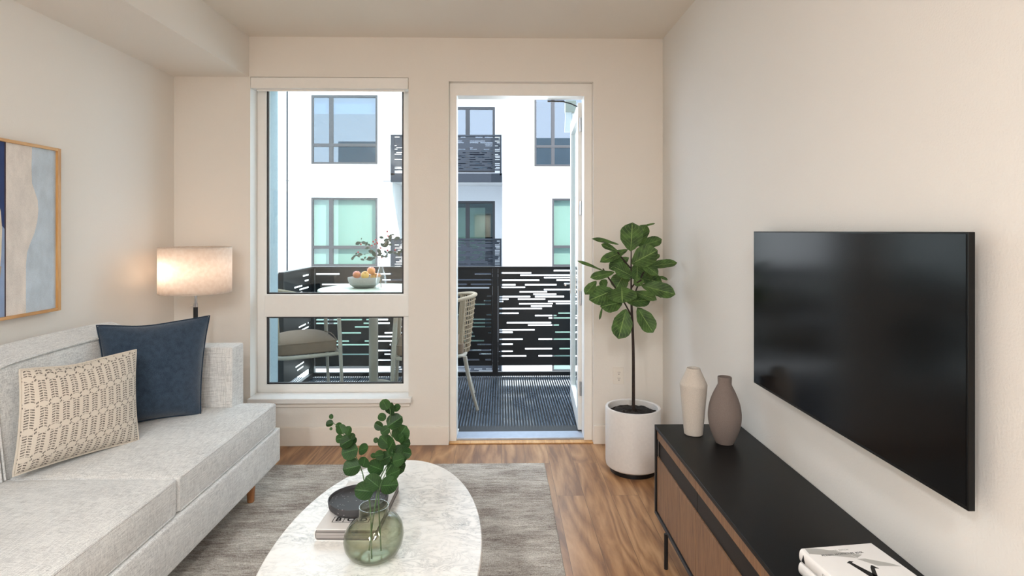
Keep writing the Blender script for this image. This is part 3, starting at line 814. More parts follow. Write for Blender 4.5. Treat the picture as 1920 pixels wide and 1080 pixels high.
def leaf_disc(mb, c, direction, normal, L, Wd, fold=.25, curl=.15, n=6, shape='round', wav=0.0):
    """leaf from base c along direction"""
    d = direction.normalized(); nrm = (normal - d * normal.dot(d)); 
    if nrm.length < 1e-4: nrm = Vector((0, 0, 1)).cross(d)
    nrm.normalize(); s = d.cross(nrm)
    N = 10; base = len(mb.v); K = n
    for i in range(N + 1):
        t = i / N
        if shape == 'round': w_ = math.sqrt(max(0, 1 - (2 * t - 1) ** 2)) ** .9 * (1.04 - .1 * t)
        elif shape == 'fig': w_ = max(0, math.sin(math.pi * t ** 1.12)) ** .55 * (.72 + .33 * t) * (1 - .08 * math.sin(math.pi * 2.6 * t) ** 2)
        else: w_ = max(0, math.sin(math.pi * t ** .9)) ** .9
        w_ = max(w_, .02)
        for j in range(-K, K + 1):
            b = j / K
            h = abs(b) * fold * w_ * Wd / 2 - curl * L * t * t + wav * L * math.sin(t * 9 + b * 2) * abs(b)
            mb.v.append(c + d * (t * L) + s * (b * w_ * Wd / 2) + nrm * h)
    C = 2 * K + 1
    for i in range(N):
        for j in range(2 * K):
            q = [base + i * C + j, base + i * C + j + 1, base + (i + 1) * C + j + 1, base + (i + 1) * C + j]
            mb.face(q, [(i / N, j / (2 * K)), (i / N, (j + 1) / (2 * K)), ((i + 1) / N, (j + 1) / (2 * K)), ((i + 1) / N, j / (2 * K))])

def cp(cx, cy, Y):  # crop coordinates used while measuring the eucalyptus
    return at(570 + cx / 3.177, 740 + cy / 3.177, Y=Y)
def spline(pts, n=8):
    pts = [Vector(p) for p in pts]; out = []
    for i in range(len(pts) - 1):
        p0 = pts[max(i - 1, 0)]; p1 = pts[i]; p2 = pts[i + 1]; p3 = pts[min(i + 2, len(pts) - 1)]
        for k in range(n):
            t = k / n
            out.append(.5 * ((2 * p1) + (-p0 + p2) * t + (2 * p0 - 5 * p1 + 4 * p2 - p3) * t * t + (-p0 + 3 * p1 - 3 * p2 + p3) * t ** 3))
    out.append(pts[-1]); return out
rnd = random.Random(3)
def euc(label, path, leaves, Ybase):
    root = thing('eucalyptus_branch', label, 'branch', (VX, VY, tz + .012), group=None)
    sp = spline(path, 8); MB().tube(sp, [.0024 - .0014 * i / len(sp) for i in range(len(sp))], 7).build('stem', M['stem'], root)
    lm = MB()
    for (x, y, r, dx, dy) in leaves:
        c = cp(x, y, Ybase + rnd.uniform(-.015, .015)); rr = r / 3.177 * (Ybase / F)
        # nearest stem point
        q = min(sp, key=lambda p: (p - c).length)
        d = Vector((dx, rnd.uniform(-.35, .35), -dy)).normalized()
        nrm = Vector((rnd.uniform(-.5, .5), -1, rnd.uniform(.2, .9)))
        b = c - d * rr
        leaf_disc(lm, b, d, nrm, 2.3 * rr, 2.35 * rr * rnd.uniform(.88, 1.02), rnd.uniform(.1, .35), rnd.uniform(-.06, .12), shape='round')
        MB_t = (b - q)
        if .004 < MB_t.length < .05: pet.append((q, b))
    lm.build('leaves', M['euc'], root)
    return root
pet = []
euc('tallest eucalyptus branch in the glass vase', [(VX - .02, VY + .02, tz + .012), (VX + .004, VY, tz + .165), cp(455, 500, 1.885), cp(505, 400, 1.89), cp(535, 290, 1.895), cp(505, 200, 1.90), cp(515, 110, 1.90), cp(500, 50, 1.90)],
    [(485, 62, 29, -.5, -1), (517, 88, 34, .2, -1), (553, 80, 21, 1, -.6), (468, 135, 23, -1, -.4), (536, 165, 44, .8, -.5), (449, 186, 26, -1, -.5), (487, 212, 27, -.8, .5),
     (575, 235, 46, .6, -.8), (600, 288, 28, 1, .2), (486, 282, 37, -.7, -.8), (512, 312, 44, .3, -.6), (563, 355, 46, .7, .2), (600, 345, 34, .9, .1), (452, 360, 24, -1, 0),
     (486, 378, 36, -.7, .3), (545, 420, 48, .7, .5), (432, 435, 46, -.8, -.5), (430, 273, 14, -.6, -.9), (415, 365, 15, -1, -.5), (575, 260, 24, .2, -.2)], 1.895)
euc('leafy low eucalyptus branch leaning right in the glass vase', [(VX + .02, VY + .015, tz + .012), (VX + .016, VY, tz + .165), cp(450, 560, 1.865), cp(480, 480, 1.86), cp(520, 420, 1.86)],
    [(522, 470, 46, .8, -.5), (503, 540, 50, .9, -.15), (415, 525, 46, -.7, -.6), (366, 572, 50, -.9, -.2), (560, 390, 34, .9, -.3)], 1.858)
euc('thin eucalyptus branch leaning left in the glass vase', [(VX + .0, VY - .03, tz + .012), (VX - .012, VY, tz + .165), cp(360, 520, 1.88), cp(345, 455, 1.89), cp(310, 370, 1.895), cp(255, 270, 1.90), cp(215, 200, 1.90), cp(165, 165, 1.90)],
    [(163, 132, 13, -.1, -1), (156, 173, 20, -1, .2), (205, 182, 17, .5, .6), (162, 203, 8, -1, 0), (222, 210, 26, -.5, -.9), (263, 218, 24, .3, -1), (214, 262, 22, -1, .2),
     (258, 278, 38, -.8, .4), (300, 275, 17, .3, -.9), (280, 335, 44, -1, .3), (350, 326, 30, 1, -.5), (292, 432, 46, -1, .2), (358, 405, 32, .3, -1), (285, 250, 18, .3, -.9)], 1.89)

# ------------------------------------------------------------------ planter with fig tree
px_, py_ = .805, 3.545
PL = thing('potted_fig_tree', 'fiddle leaf fig tree in a white cylinder planter beside the door', 'potted plant', (px_, py_, 0))
MB().lathe([(.138, 0), (.138, .03)], (px_, py_, 0), 56, cap1=True).build('plinth', M['black'], PL)
MB().lathe([(.150, .030), (.163, .040), (.1665, .06), (.1665, .385), (.164, .390), (.152, .390), (.149, .386), (.149, .30)], (px_, py_, 0), 64, cap1=False).build('planter', M['pot'], PL)
so = MB()
for j in range(12):
    for i in range(36):
        a = 2 * math.pi * i / 36; r = .1485 * (j + 1) / 12
        so.v.append(Vector((px_ + r * math.cos(a), py_ + r * math.sin(a), .352 + rnd.uniform(-.006, .008) + (.012 if j < 9 else 0))))
c_ = len(so.v); so.v.append(Vector((px_, py_, .37)))
for i in range(36): so.face([c_, i, (i + 1) % 36])
for j in range(11):
    for i in range(36): so.face([j * 36 + i, (j + 1) * 36 + i, (j + 1) * 36 + (i + 1) % 36, j * 36 + (i + 1) % 36])
so.build('soil', M['soil'], PL, angle=60)
def fp(cx, cy, dY=0): return at(1060 + cx / 3.857, 400 + cy / 3.857, Y=py_ + dY)
tk = MB()
tk.tube(spline([(px_ + .003, py_, .355), fp(492, 1080), fp(488, 880), fp(480, 690), fp(477, 560), fp(476, 420), fp(476, 270)], 6), [.0105, .0102, .010, .0098, .0096, .0094, .0092, .009, .009, .0088, .0086, .0084, .0082, .008, .008, .0078, .0076, .0074, .0072, .007] + [.0065 - .0002 * i for i in range(17)], 10)
tk.build('trunk', M['trunk'], PL)
for pts in ([(480, 745, 0), (440, 670, -.01), (400, 600, -.03), (350, 520, -.05), (300, 450, -.06), (272, 400, -.06)],
            [(480, 640, 0), (510, 560, .02), (545, 470, .04), (590, 380, .05), (612, 330, .05)],
            [(477, 540, 0), (500, 510, -.02), (520, 500, -.04), (550, 480, -.05)],
            [(476, 400, 0), (440, 360, -.02), (400, 310, -.03), (378, 280, -.03)]):
    MB().tube(spline([fp(x, y, d) for x, y, d in pts], 4), .0048, 7).build('branch', M['trunk'], PL)
fig = [ # base x,y -> tip x,y, width px, dY base, dY tip
 (472, 275, 485, 72, 135, 0, -.02, .2), (500, 250, 582, 85, 85, .02, .05, .0), (560, 96, 646, 74, 16, .03, .05, .5), (385, 225, 198, 182, 36, -.02, -.06, .6),
 (380, 275, 262, 225, 48, -.02, .0, .4), (530, 240, 692, 192, 80, .02, .04, .2), (478, 365, 662, 270, 130, -.02, -.07, .1), (452, 262, 258, 348, 60, 0, -.08, .3),
 (590, 385, 802, 358, 62, .04, .05, .3), (540, 350, 668, 440, 70, -.04, -.09, .1), (275, 415, 90, 342, 26, -.06, -.06, .6), (355, 425, 185, 465, 56, -.06, -.11, .2),
 (490, 458, 355, 385, 95, -.03, -.09, .0), (225, 488, 145, 585, 55, -.07, -.1, .3), (430, 430, 365, 545, 110, .03, .03, .2), (408, 530, 412, 642, 170, -.06, -.13, -.1),
 (350, 555, 180, 625, 115, -.04, -.1, .0), (415, 640, 262, 672, 100, -.05, -.10, .1), (495, 565, 656, 620, 62, -.03, -.1, .2), (545, 520, 788, 585, 100, .0, -.05, .1),
 (440, 640, 612, 625, 85, -.01, -.03, .2), (520, 680, 630, 858, 105, .02, -.01, .1), (440, 690, 385, 902, 120, -.03, -.06, .0), (612, 540, 705, 600, 52, .05, .07, .2),
 (675, 455, 738, 480, 24, .05, .05, .5), (520, 350, 520, 480, 110, .04, .05, .2), (460, 320, 320, 400, 75, .04, .04, .2), (268, 675, 247, 768, 14, -.04, -.04, .5),
 (290, 540, 262, 482, 60, .03, .03, .2), (560, 470, 700, 500, 95, .05, .06, .2), (600, 350, 680, 298, 40, .06, .08, .4), (500, 470, 550, 520, 60, -.02, -.06, .1), (600, 400, 560, 500, 90, .06, .07, .1),
 (470, 480, 350, 470, 80, .05, .05, .1), (370, 320, 290, 330, 40, .02, .02, .4)]
lm = MB()
for (x0, y0, x1, y1, wd, d0, d1, tilt) in fig:
    a, b = fp(x0, y0, d0), fp(x1, y1, d1); L = (b - a).length; Wm = wd / 3.857 * py_ / F
    nrm = Vector((rnd.uniform(-.25, .25), -1, .45 + tilt * rnd.uniform(.6, 1.2)))
    leaf_disc(lm, a, b - a, nrm, L * 1.03, Wm * 1.42, rnd.uniform(.1, .3), rnd.uniform(-.03, .06), n=6, shape='fig', wav=.012)
lm.build('leaves', M['fig'], PL)

# ------------------------------------------------------------------ television
TX0, TX1 = 1.046, 1.062
TV = thing('television', 'large black flat screen television mounted on the right wall', 'television', (XR, 1.84, .845))
MB().box(TX0, TX1, 1.283, 2.392, .836, 1.463).build('bezel', M['blackwood'], TV, bevel=.0015)
MB().box(TX0 - .001, TX0 + .002, 1.289, 2.386, .845, 1.458).build('screen', M['screen'], TV, smooth=False)
MB().box(TX1, 1.085, 1.5, 2.18, .90, 1.30).build('rear_housing', M['black'], TV, bevel=.004)
MB().box(1.085, XR, 1.7, 1.98, 1.0, 1.25).build('wall_mount', M['black'], TV, bevel=.002)

# ------------------------------------------------------------------ media console
cz0, cz1, CF, CB, CY0, CY1 = .150, .562, .714, 1.108, 1.055, 2.700
MC = thing('media_console', 'long black and brown wood media console under the television', 'cabinet', (.91, 1.88, 0))
MB().box(CF, CB, CY0, CY1, cz1 - .016, cz1).build('top', M['blackwood'], MC, bevel=.0015)
bf = MB()
t = .014
for y in (CY1 - t, CY0): 
    bf.box(CF, CF + t, y, y + t, cz0, cz1 - .016).box(CB - t, CB, y, y + t, cz0, cz1 - .016)
    bf.box(CF + t, CB - t, y, y + t, cz0, cz0 + t)
bf.box(CF, CF + t, CY0 + t, CY1 - t, cz0, cz0 + t).box(CB - t, CB, CY0 + t, CY1 - t, cz0, cz0 + t)
bf.build('frame', M['black'], MC, bevel=.001)
MB().box(CF + .03, CB - .002, CY0 + .016, CY1 - .016, cz0 + .015, cz1 - .018).build('carcass', M['blackwood'], MC)
ycuts = [CY0 + .016, 1.608, 2.146, CY1 - .016]
for i in range(3):
    y0, y1 = ycuts[i] + .0012, ycuts[i + 1] - .0012
    MB().box(CF + .008, CF + .029, y0, y1, .500, .536).build('drawer', M['walnut'], MC, bevel=.0008)
    MB().box(CF + .014, CF + .029, y0, y1, .420, .4985).build('recessed_pull', M['blackwood'], MC, bevel=.0008)
    MB().box(CF + .008, CF + .029, y0, y1, cz0 + .017, .4185).build('door', M['walnut'], MC, bevel=.0008)
for x in (.705 + .008, 1.09):
    for y in (2.505, 1.25):
        MB().cyl((x, y, 0), (x, y, cz0 + .002), .0085, seg=16).build('leg', M['black'], MC)

# vases
LV = thing('vase', 'tall light sand coloured angular ceramic vase on the black console', 'vase', (.853, 2.567, cz1))
MB().lathe([(.036, 0), (.040, .003), (.042, .02), (.059, .214), (.0595, .222), (.057, .228), (.031, .285), (.029, .294), (.026, .294), (.024, .285), (.05, .225), (.052, .21), (.03, .02), (.001, .015)], (.853, 2.567, cz1), 56).build('body', M['vase_light'], LV)
DV = thing('vase', 'dark taupe oval ceramic vase with a short neck on the console', 'vase', (.952, 2.462, cz1))
pr = [(.036, 0)]
for i in range(1, 24):
    a = i / 24; pr.append((.0685 * math.sin(math.pi * (.17 + a * .70)) ** .95, .247 * a))
pr += [(.029, .247), (.028, .252), (.0288, .278), (.028, .281), (.025, .281), (.0245, .25), (.05, .2), (.05, .05), (.001, .03)]
MB().lathe(pr, (.952, 2.462, cz1), 56).build('body', M['vase_dark'], DV)

# books on the console
brz = math.atan2(1.536 - 1.512, .995 - .79)
bc = Vector((.905, 1.385, 0))
B3 = book('book', 'white hardback lying under the other book on the console', (bc.x - .002, bc.y, cz1), (.205, .285, .032), brz, group='white books on the console')
B2 = book('book', 'white hardback with a big black letter, topmost on the console', (bc.x, bc.y, cz1 + .0325), (.205, .285, .034), brz, group='white books on the console')
inv = (Matrix.Translation(B2.location) @ Matrix.Rotation(brz, 4, 'Z')).inverted()
ZT = cz1 + .0325 + .034
def onc(x, y): p = inv @ at(x, y, Z=ZT); return (p.x, p.y)
def decal(name, polys, mat, h=.0003):
    d = MB()
    for pl in polys: d.prism([onc(*p) for p in pl], .034, .034 + h)
    return d.build(name, mat, B2, world=False, smooth=False)
decal('printed_shape', [[(1509, 1029), (1530, 1028.5), (1585, 1036), (1607, 1046.5), (1560, 1042), (1517, 1038.5)], [(1585, 1036), (1616, 1040), (1608, 1046)],
                        [(1607, 1048), (1622, 1047.5), (1668, 1056), (1690, 1062), (1646, 1061)]], M['grey_print'])
decal('big_letter', [[(1588, 1055.5), (1592, 1052), (1600, 1053), (1597, 1055), (1640, 1077), (1650, 1084), (1636, 1084), (1592, 1056.5)],
                     [(1633, 1060), (1635, 1060), (1648, 1066), (1640, 1065.5), (1647, 1084), (1638, 1084), (1632, 1064)]], M['ink'], .0005)
text('MODERN  ARCHITECTURE  BOOK', B2, (-.010, .105, .0342), .0105, M['ink'], sx=.72)
text('SECOND  EDITION', B2, (-.010, .122, .0342), .0085, M['grey_print'], sx=.8)
text('FICTION', B2, (-.1068, .02, .017), .016, M['grey_print'], rot=(R(90), 0, R(-90)))
MB().prism([(.118, .007), (.132, .007), (.125, .027)], -.1068, -.1062, 'YZ').build('spine_mark', M['ink'], B2, world=False)

# ------------------------------------------------------------------ balcony
struct(MB().box(-2.15, 1.25, YE, 6.03, -.32, -.045).build('balcony_floor', M['deck_dark'], smooth=False), 'balcony slab under the ribbed deck', 'floor')
dk = MB(); x = -2.12
while x < 1.22:
    dk.box(x, x + .0095, YE + .09, 5.985, -.045, -.030); x += .0225
struct(dk.build('balcony_deck', M['deck'], smooth=False), 'dark ribbed decking of the balcony', 'decking')
struct(MB().box(-2.12, 1.22, YE, YE + .085, -.045, -.028).build('trim_2', M['deck_dark'], bevel=.003), 'dark drain strip outside the door', 'trim')

def slot_panel(W, H, slots, t=.004, z_ends=None):
    """flat perforated panel: list of (z, h, [(x0,x1)...]); local x 0..W, z 0..H, y 0..t"""
    mb = MB(); z = 0
    rows = {}
    for (zc, h, x0, x1) in slots: rows.setdefault(round(zc, 3), [h, []])[1].append((max(.012, x0), min(W - .012, x1)))
    zc_sorted = sorted(rows)
    for zc in zc_sorted:
        h, segs = rows[zc]; a, b = zc - h / 2, zc + h / 2
        if a < z + .002: a = z + .002
        if b > H - .01 or b <= a: continue
        mb.box(0, W, 0, t, z, a)
        segs.sort(); x = 0
        for s0, s1 in segs:
            if s1 <= s0: continue
            if s0 > x: mb.box(x, s0, 0, t, a, b)
            x = max(x, s1)
        mb.box(x, W, 0, t, a, b); z = b
    mb.box(0, W, 0, t, z, H)
    return mb
def rand_slots(W, H, pitch, h, rng, z0=.07, dens=.75, lmin=.12, lmax=.5):
    out = []; z = z0
    while z < H - .05:
        x = rng.uniform(-.1, .3) * W * .5
        while x < W:
            L = rng.uniform(lmin, lmax)
            if rng.random() < dens: out.append((z, h, x, x + L))
            x += L + rng.uniform(.04, .3)
        z += pitch * rng.choice((.8, 1, 1, 1.3))
    return out
RX0, RX1, RY, RZ0, RZ1 = -1.945, 1.15, 6.0, .075, 1.098
RL = thing('balcony_railing', 'black slotted metal railing around our balcony', 'railing', ((RX0 + RX1) / 2, RY, -.03))
postx = [RX0, -.065, 1.14]
for x in postx: MB().box(x - .028, x + .028, RY - .03, RY + .03, -.03, RZ1 - .01).build('post', M['rail'], RL, bevel=.002)
MB().box(RX0 - .02, RX1 + .02, RY - .035, RY + .025, RZ1 - .018, RZ1).build('top_rail', M['rail'], RL, bevel=.002)
MB().box(RX0, RX1, RY - .02, RY + .02, -.03, .012).build('bottom_rail', M['rail'], RL, bevel=.002)
# right panel measured from the photograph
raw = [(267, 324, 157), (491, 560, 156.5), (270, 396, 164), (350, 480, 174), (455, 560, 168), (270, 430, 187), (450, 560, 182), (503, 560, 194), (265, 330, 208), (370, 503, 208.5), (270, 370, 219),
       (450, 560, 229), (347, 463, 240), (405, 502, 247), (248, 392, 257), (412, 535, 262), (255, 300, 271), (340, 455, 271.5), (248, 278, 284), (467, 560, 283), (345, 487, 294), (500, 560, 293.5), (395, 483, 305),
       (255, 441, 317), (248, 343, 329), (510, 560, 328.5), (412, 503, 344), (470, 560, 357), (293, 480, 373), (383, 513, 385), (248, 410, 404), (248, 318, 416), (497, 560, 416.5), (248, 360, 439.5),
       (427, 560, 440), (248, 318, 463), (370, 485, 480), (515, 560, 481), (248, 318, 493), (263, 375, 510), (427, 560, 511)]
PX0, PX1 = -.035, 1.11
sl = {}
slots = []
for a, b, yc in raw:
    z = at(900, 440 + yc / 2.25, Y=RY).z - RZ0
    z = round(z / .0245) * .0245
    x0 = at(820 + a / 2.25, 500, Y=RY).x - PX0; x1 = at(820 + b / 2.25, 500, Y=RY).x - PX0
    if b == 560: x1 += .16
    slots.append((z, .0145, x0, x1))
rr_ = random.Random(5)
def place(mb, x, y, z, rz=0):
    c, s_ = math.cos(rz), math.sin(rz)
    for v in mb.v:
        v.x, v.y = x + v.x * c - v.y * s_, y + v.x * s_ + v.y * c; v.z += z
    return mb
merged = {}
for z, h, a, b in slots: merged.setdefault(z, []).append((a, b))
slots = []
for z, L in merged.items():
    L.sort(); cur = list(L[0])
    for a, b in L[1:]:
        if a < cur[1] + .02: cur[1] = max(cur[1], b)
        else: slots.append((z, .0145, *cur)); cur = [a, b]
    slots.append((z, .0145, *cur))
place(slot_panel(PX1 - PX0, RZ1 - .02 - RZ0, slots), PX0, RY, RZ0).build('panel', M['rail'], RL, smooth=False)
W2 = (-.095) - (RX0 + .03)
place(slot_panel(W2, RZ1 - .02 - RZ0, rand_slots(W2, 1.0, .047, .0145, random.Random(11), .06, .8, .12, .5)), RX0 + .03, RY, RZ0).build('panel', M['rail'], RL, smooth=False)
# left side return
YS = 5.17
place(slot_panel(RY - .03 - YS, RZ1 - .02 - RZ0, [s_ for s_ in rand_slots(.80, 1.0, .040, .0145, random.Random(21), .06, .95, .14, .3) if s_[2] > .22]), RX0, YS, RZ0, R(90)).build('panel', M['rail'], RL, smooth=False)
MB().box(RX0 - .03, RX0 + .02, YS, RY, RZ1 - .018, RZ1).build('top_rail', M['rail'], RL, bevel=.002)
MB().box(RX0 - .02, RX0 + .02, YS, RY, -.03, .012).build('bottom_rail', M['rail'], RL, bevel=.002)
MB().box(RX0 - .025, RX0 + .025, YS - .02, YS + .03, -.03, RZ1 - .01).build('post', M['rail'], RL, bevel=.002)
# right-hand partition + wall light
struct(MB().box(.722, .83, 5.78, 6.0, 1.10, 2.62).build('wall_balcony', M['greystucco'], smooth=False), 'narrow grey pier beside the open door leaf', 'pier')
BLt = thing('wall_lamp', 'white box wall lamp on the grey pier outside the door', 'lamp', (.69, 5.8, 2.4))
MB().prism([(.628, 2.635), (.735, 2.635), (.735, 2.75), (.628, 2.75)], 5.70, 5.78, 'XZ').build('housing', M['cream'], BLt, bevel=.004)
MB().prism([(.622, 2.44), (.675, 2.44), (.690, 2.635), (.630, 2.635)], 5.71, 5.74, 'XZ').build('side_shield', M['frame'], BLt)
MB().cyl((.700, 5.76, 2.635), (.69, 5.76, 2.45), .012, .006).build('stem', M['chrome'], BLt)

# ------------------------------------------------------------------ balcony furniture
TXc, TYc = -1.13, 5.15
OT = thing('bistro_table', 'round ivory pedestal table on the balcony behind the window', 'table', (TXc, TYc, -.03))
MB().lathe([(.46, .935), (.47, .940), (.47, .956), (.466, .96)], (TXc, TYc, 0), 64, cap1=True).build('tabletop', M['white_table'], OT)
MB().cyl((TXc, TYc, .0), (TXc, TYc, .936), .040, seg=24).build('pedestal', M['taupe_frame'], OT)
for a in (78, 168, 258, 348):
    d = Vector((math.cos(R(a)), math.sin(R(a)), 0))
    b = Vector((TXc, TYc, 0))
    MB().tube(spline([b + Vector((0, 0, .12)), b + d * .14 + Vector((0, 0, .10)), b + d * .30 + Vector((0, 0, .05)), b + d * .42 + Vector((0, 0, .0))], 5), .022, 12).build('foot', M['taupe_frame'], OT)

def chair(label, loc, rz, scale=1.0):
    """facing local +x; ground at local z=0"""
    o = thing('dining_armchair', label, 'chair', loc, rz, 'outdoor chairs at the bistro table'); o.scale = scale if isinstance(scale, tuple) else (scale,) * 3
    for sy in (1, -1):
        MB().tube(spline([(.27, sy * .265, 0), (.255, sy * .262, .35), (.245, sy * .262, .60), (.235, sy * .262, .80)], 5), [.011, .0115, .012, .0125, .013, .0135, .014, .0145, .015, .0155, .016, .0155, .015, .0145, .014, .0135], 12).build('leg', M['taupe_frame'], o, world=False)
        MB().tube(spline([(-.30, sy * .245, 0), (-.25, sy * .238, .22), (-.215, sy * .235, .45)], 5), [.010, .0105, .011, .0115, .012, .0125, .013, .0135, .014, .0145, .015], 12).build('leg', M['taupe_frame'], o, world=False)
    sf = [(.24, -.25), (.24, .25), (-.10, .25), (-.205, .19), (-.225, 0), (-.205, -.19), (-.10, -.25)]
    MB().tube(spline([(x, y, .45) for x, y in sf + sf[:1]], 5)[:-1], .015, 10, closed=True).build('seat_frame', M['taupe_frame'], o, world=False)
    # cushion
    xs = lin(-.21, .235, 8); ys = lin(-.235, .235, 8); zs = [.462, .475, .53, .552]
    mb = MB().cells(xs, ys, zs, lambda i, j, k: True)
    for v in mb.v:
        a = 1 - (abs(v.x - .012) / .223) ** 2.2; b = 1 - (abs(v.y) / .235) ** 2.2
        if v.z > .54: v.z += .055 * max(0, a) ** .6 * max(0, b) ** .6
        if v.x < -.1: v.y *= 1 - .9 * (-.1 - v.x)
    cu = mb.build('seat_cushion', M['taupe_cushion'], o, world=False, subsurf=2)
    lp = [(.232, -.232), (.232, .232), (-.13, .232), (-.205, .20), (-.205, -.20), (-.13, -.232)]
    MB().tube(spline([(x, y, .549) for x, y in lp + lp[:1]], 4)[:-1], .004, 6, closed=True).build('piping', M['taupe_cushion'], cu, world=False)
    # back: U shaped top rail and woven panel
    def U(t, z):           # t 0..1 from right arm around the back to left arm
        a = (t - .5) * 2; ang = a * R(112)
        k = (z - .45) / .47
        rx, ry = .245 + .04 * k, .245 + .02 * k
        return Vector((-.01 - rx * math.cos(ang), ry * math.sin(ang) * 1.03, z))
    def topz(t): return .81 + .13 * max(0, math.cos((t - .5) * 2 * R(80))) ** .8
    top = [U(i / 30, topz(i / 30)) for i in range(31)]
    top = [Vector((.235, -.262, .80))] + top[1:-1] + [Vector((.235, .262, .80))]
    MB().tube(top, .016, 10).build('back_rail', M['rope'], o, world=False)
    wv = MB()
    t0, t1 = .30, .70
    n = 14
    for i in range(n + 1):
        t = t0 + (t1 - t0) * i / n
        wv.tube([U(t, .455 + (topz(t) - .455) * k / 6) for k in range(7)], .0042, 6)
    for k in range(1, 12):
        f = k / 12
        wv.tube([U(t0 + (t1 - t0) * i / 24, .455 + (topz(t0 + (t1 - t0) * i / 24) - .455) * f) + Vector((.004 * (-1) ** i, 0, 0)) for i in range(25)], .0042, 6)
    wv.build('woven_back', M['rope'], o, world=False)
    for tt in (t0, t1):
        MB().tube([U(tt, .45), U(tt, .6), U(tt, topz(tt))], .015, 10).build('back_post', M['rope'], o, world=False)
    return o
chair('taupe outdoor chair behind the lower window pane', (-1.70, 4.95, -.03), R(28), 1.07)
chair('taupe rope backed outdoor chair seen through the open door', (-.60, 5.066, -.03), R(186), (1.25, 1.05, 1.0))

FB = thing('fruit_bowl', 'grey ceramic bowl of fruit on the balcony table', 'bowl', (-1.225, 5.2, .96))
MB().lathe([(.07, 0), (.085, .003), (.125, .03), (.140, .07), (.142, .092), (.139, .094), (.135, .088), (.118, .035), (.07, .015), (.001, .013)], (-1.225, 5.2, .96), 56).build('bowl', M['concrete'], FB)
for (lab, cx, cy, r, mt, dz) in (('red apple at the left of the bowl', 669, 515, .038, 'fruit_red', 0), ('yellow apple at the front of the bowl', 684.5, 516, .039, 'fruit_yellow', -.06),
                         ('orange peach on top of the pile of fruit', 696, 507.5, .039, 'fruit_orange', .0), ('yellow fruit at the right behind the front apple', 701, 518, .036, 'fruit_yellow', .03),
                         ('small orange fruit at the right rim of the bowl', 709, 517, .028, 'fruit_orange', .02)):
    c = at(cx, cy, Y=5.2 + dz)
    o = thing('apple' if 'apple' in lab else 'peach', lab, 'fruit', c, group='fruit in the bowl')
    mb = MB(); pr = []
    for i in range(17):
        a = math.pi * i / 16; rad = r * .94 * math.sin(a); z = -r * .9 * math.cos(a)
        z -= .22 * r * math.exp(-(rad / r / .28) ** 2) * (1 if z > 0 else -1)
        pr.append((max(rad, 1e-4), z))
    mb.lathe(pr, (0, 0, 0), 28, cap0=False); mb.build('flesh', M[mt], o, world=False)
    MB().tube([(0, 0, r * .68), (.003, 0, r * 1.0)], .0018, 6).build('stalk', M['twig'], o, world=False)
    o.rotation_euler = (R(50 if 'front' in lab else 15), R(10), 0)

GV = thing('glass_bottle_vase', 'clear glass teardrop vase on the balcony table', 'vase', (-1.045, 5.06, .96))
pr = [(.03, 0), (.045, .004), (.052, .03), (.050, .07), (.036, .13), (.020, .18), (.013, .215), (.012, .25), (.0105, .25), (.0115, .215), (.018, .18), (.034, .13), (.048, .07), (.050, .03), (.043, .008), (.001, .006)]
MB().lathe(pr, (-1.045, 5.06, .96), 40).build('glass_body', M['glass_vase_out'], GV)
BB = thing('berry_branch', 'leafy branch with red berries in the balcony vase', 'branch', (-1.045, 5.06, .97))
def bp(cx, cy, dY=0): return at(640 + cx / 7.714, 420 + cy / 7.714, Y=5.06 + dY)
tw = MB()
tw.tube(spline([(-1.045, 5.06, .975), bp(548, 560), bp(520, 470)], 6), .0028, 6)
ends = [[(520, 470), (450, 400), (380, 320), (290, 270), (215, 300)], [(520, 470), (560, 380), (620, 300), (700, 200), (740, 155)], [(520, 470), (600, 450), (700, 410), (850, 400)],
        [(450, 400), (330, 440), (230, 450), (150, 510)], [(520, 470), (440, 490), (380, 515), (290, 510)], [(620, 300), (700, 230), (820, 205)], [(560, 380), (510, 300), (495, 230)]]
for e in ends: tw.tube(spline([bp(x, y, .02 * math.sin(x)) for x, y in e], 4), .0016, 5)
tw.build('twig', M['twig'], BB)
lm = MB()
for (x, y, r, a) in ((235, 280, 36, 20), (320, 270, 34, -15), (360, 290, 26, 60), (575, 195, 32, -15), (645, 235, 36, 20), (705, 195, 38, 70), (740, 155, 20, 0), (800, 208, 36, 10), (640, 300, 50, 45), (590, 300, 34, -40),
                     (705, 298, 24, 0), (650, 280, 30, 60), (430, 400, 40, -20), (370, 350, 30, 20), (470, 430, 40, -60), (545, 390, 40, -70), (550, 440, 36, 30), (635, 400, 24, -40), (700, 410, 34, 10), (640, 470, 24, 0), (660, 450, 22, 80),
                     (780, 420, 30, -20), (830, 420, 30, 60), (870, 395, 34, 15), (830, 440, 26, -60), (410, 505, 46, 10), (460, 495, 24, 10), (300, 512, 26, -20), (340, 490, 20, 40), (160, 500, 26, 60), (185, 470, 26, 40),
                     (230, 455, 26, 10), (270, 440, 28, -10), (215, 430, 16, 50), (335, 438, 12, 0), (245, 460, 22, -40), (290, 215, 12, 80), (400, 300, 24, -30), (590, 465, 26, -20), (705, 240, 24, 80)):
    d = Vector((math.cos(R(a)), rnd.uniform(-.4, .4), math.sin(R(a)))); L = 2 * r / 7.714 * 5.06 / F
    leaf_disc(lm, bp(x, y, rnd.uniform(-.03, .03)) - d * L / 2, d, Vector((rnd.uniform(-.6, .6), -1, rnd.uniform(-.2, 1))), L * 1.25, L * .72, .15, .1, n=2, shape='oval')
lm.build('leaves', M['holly'], BB)
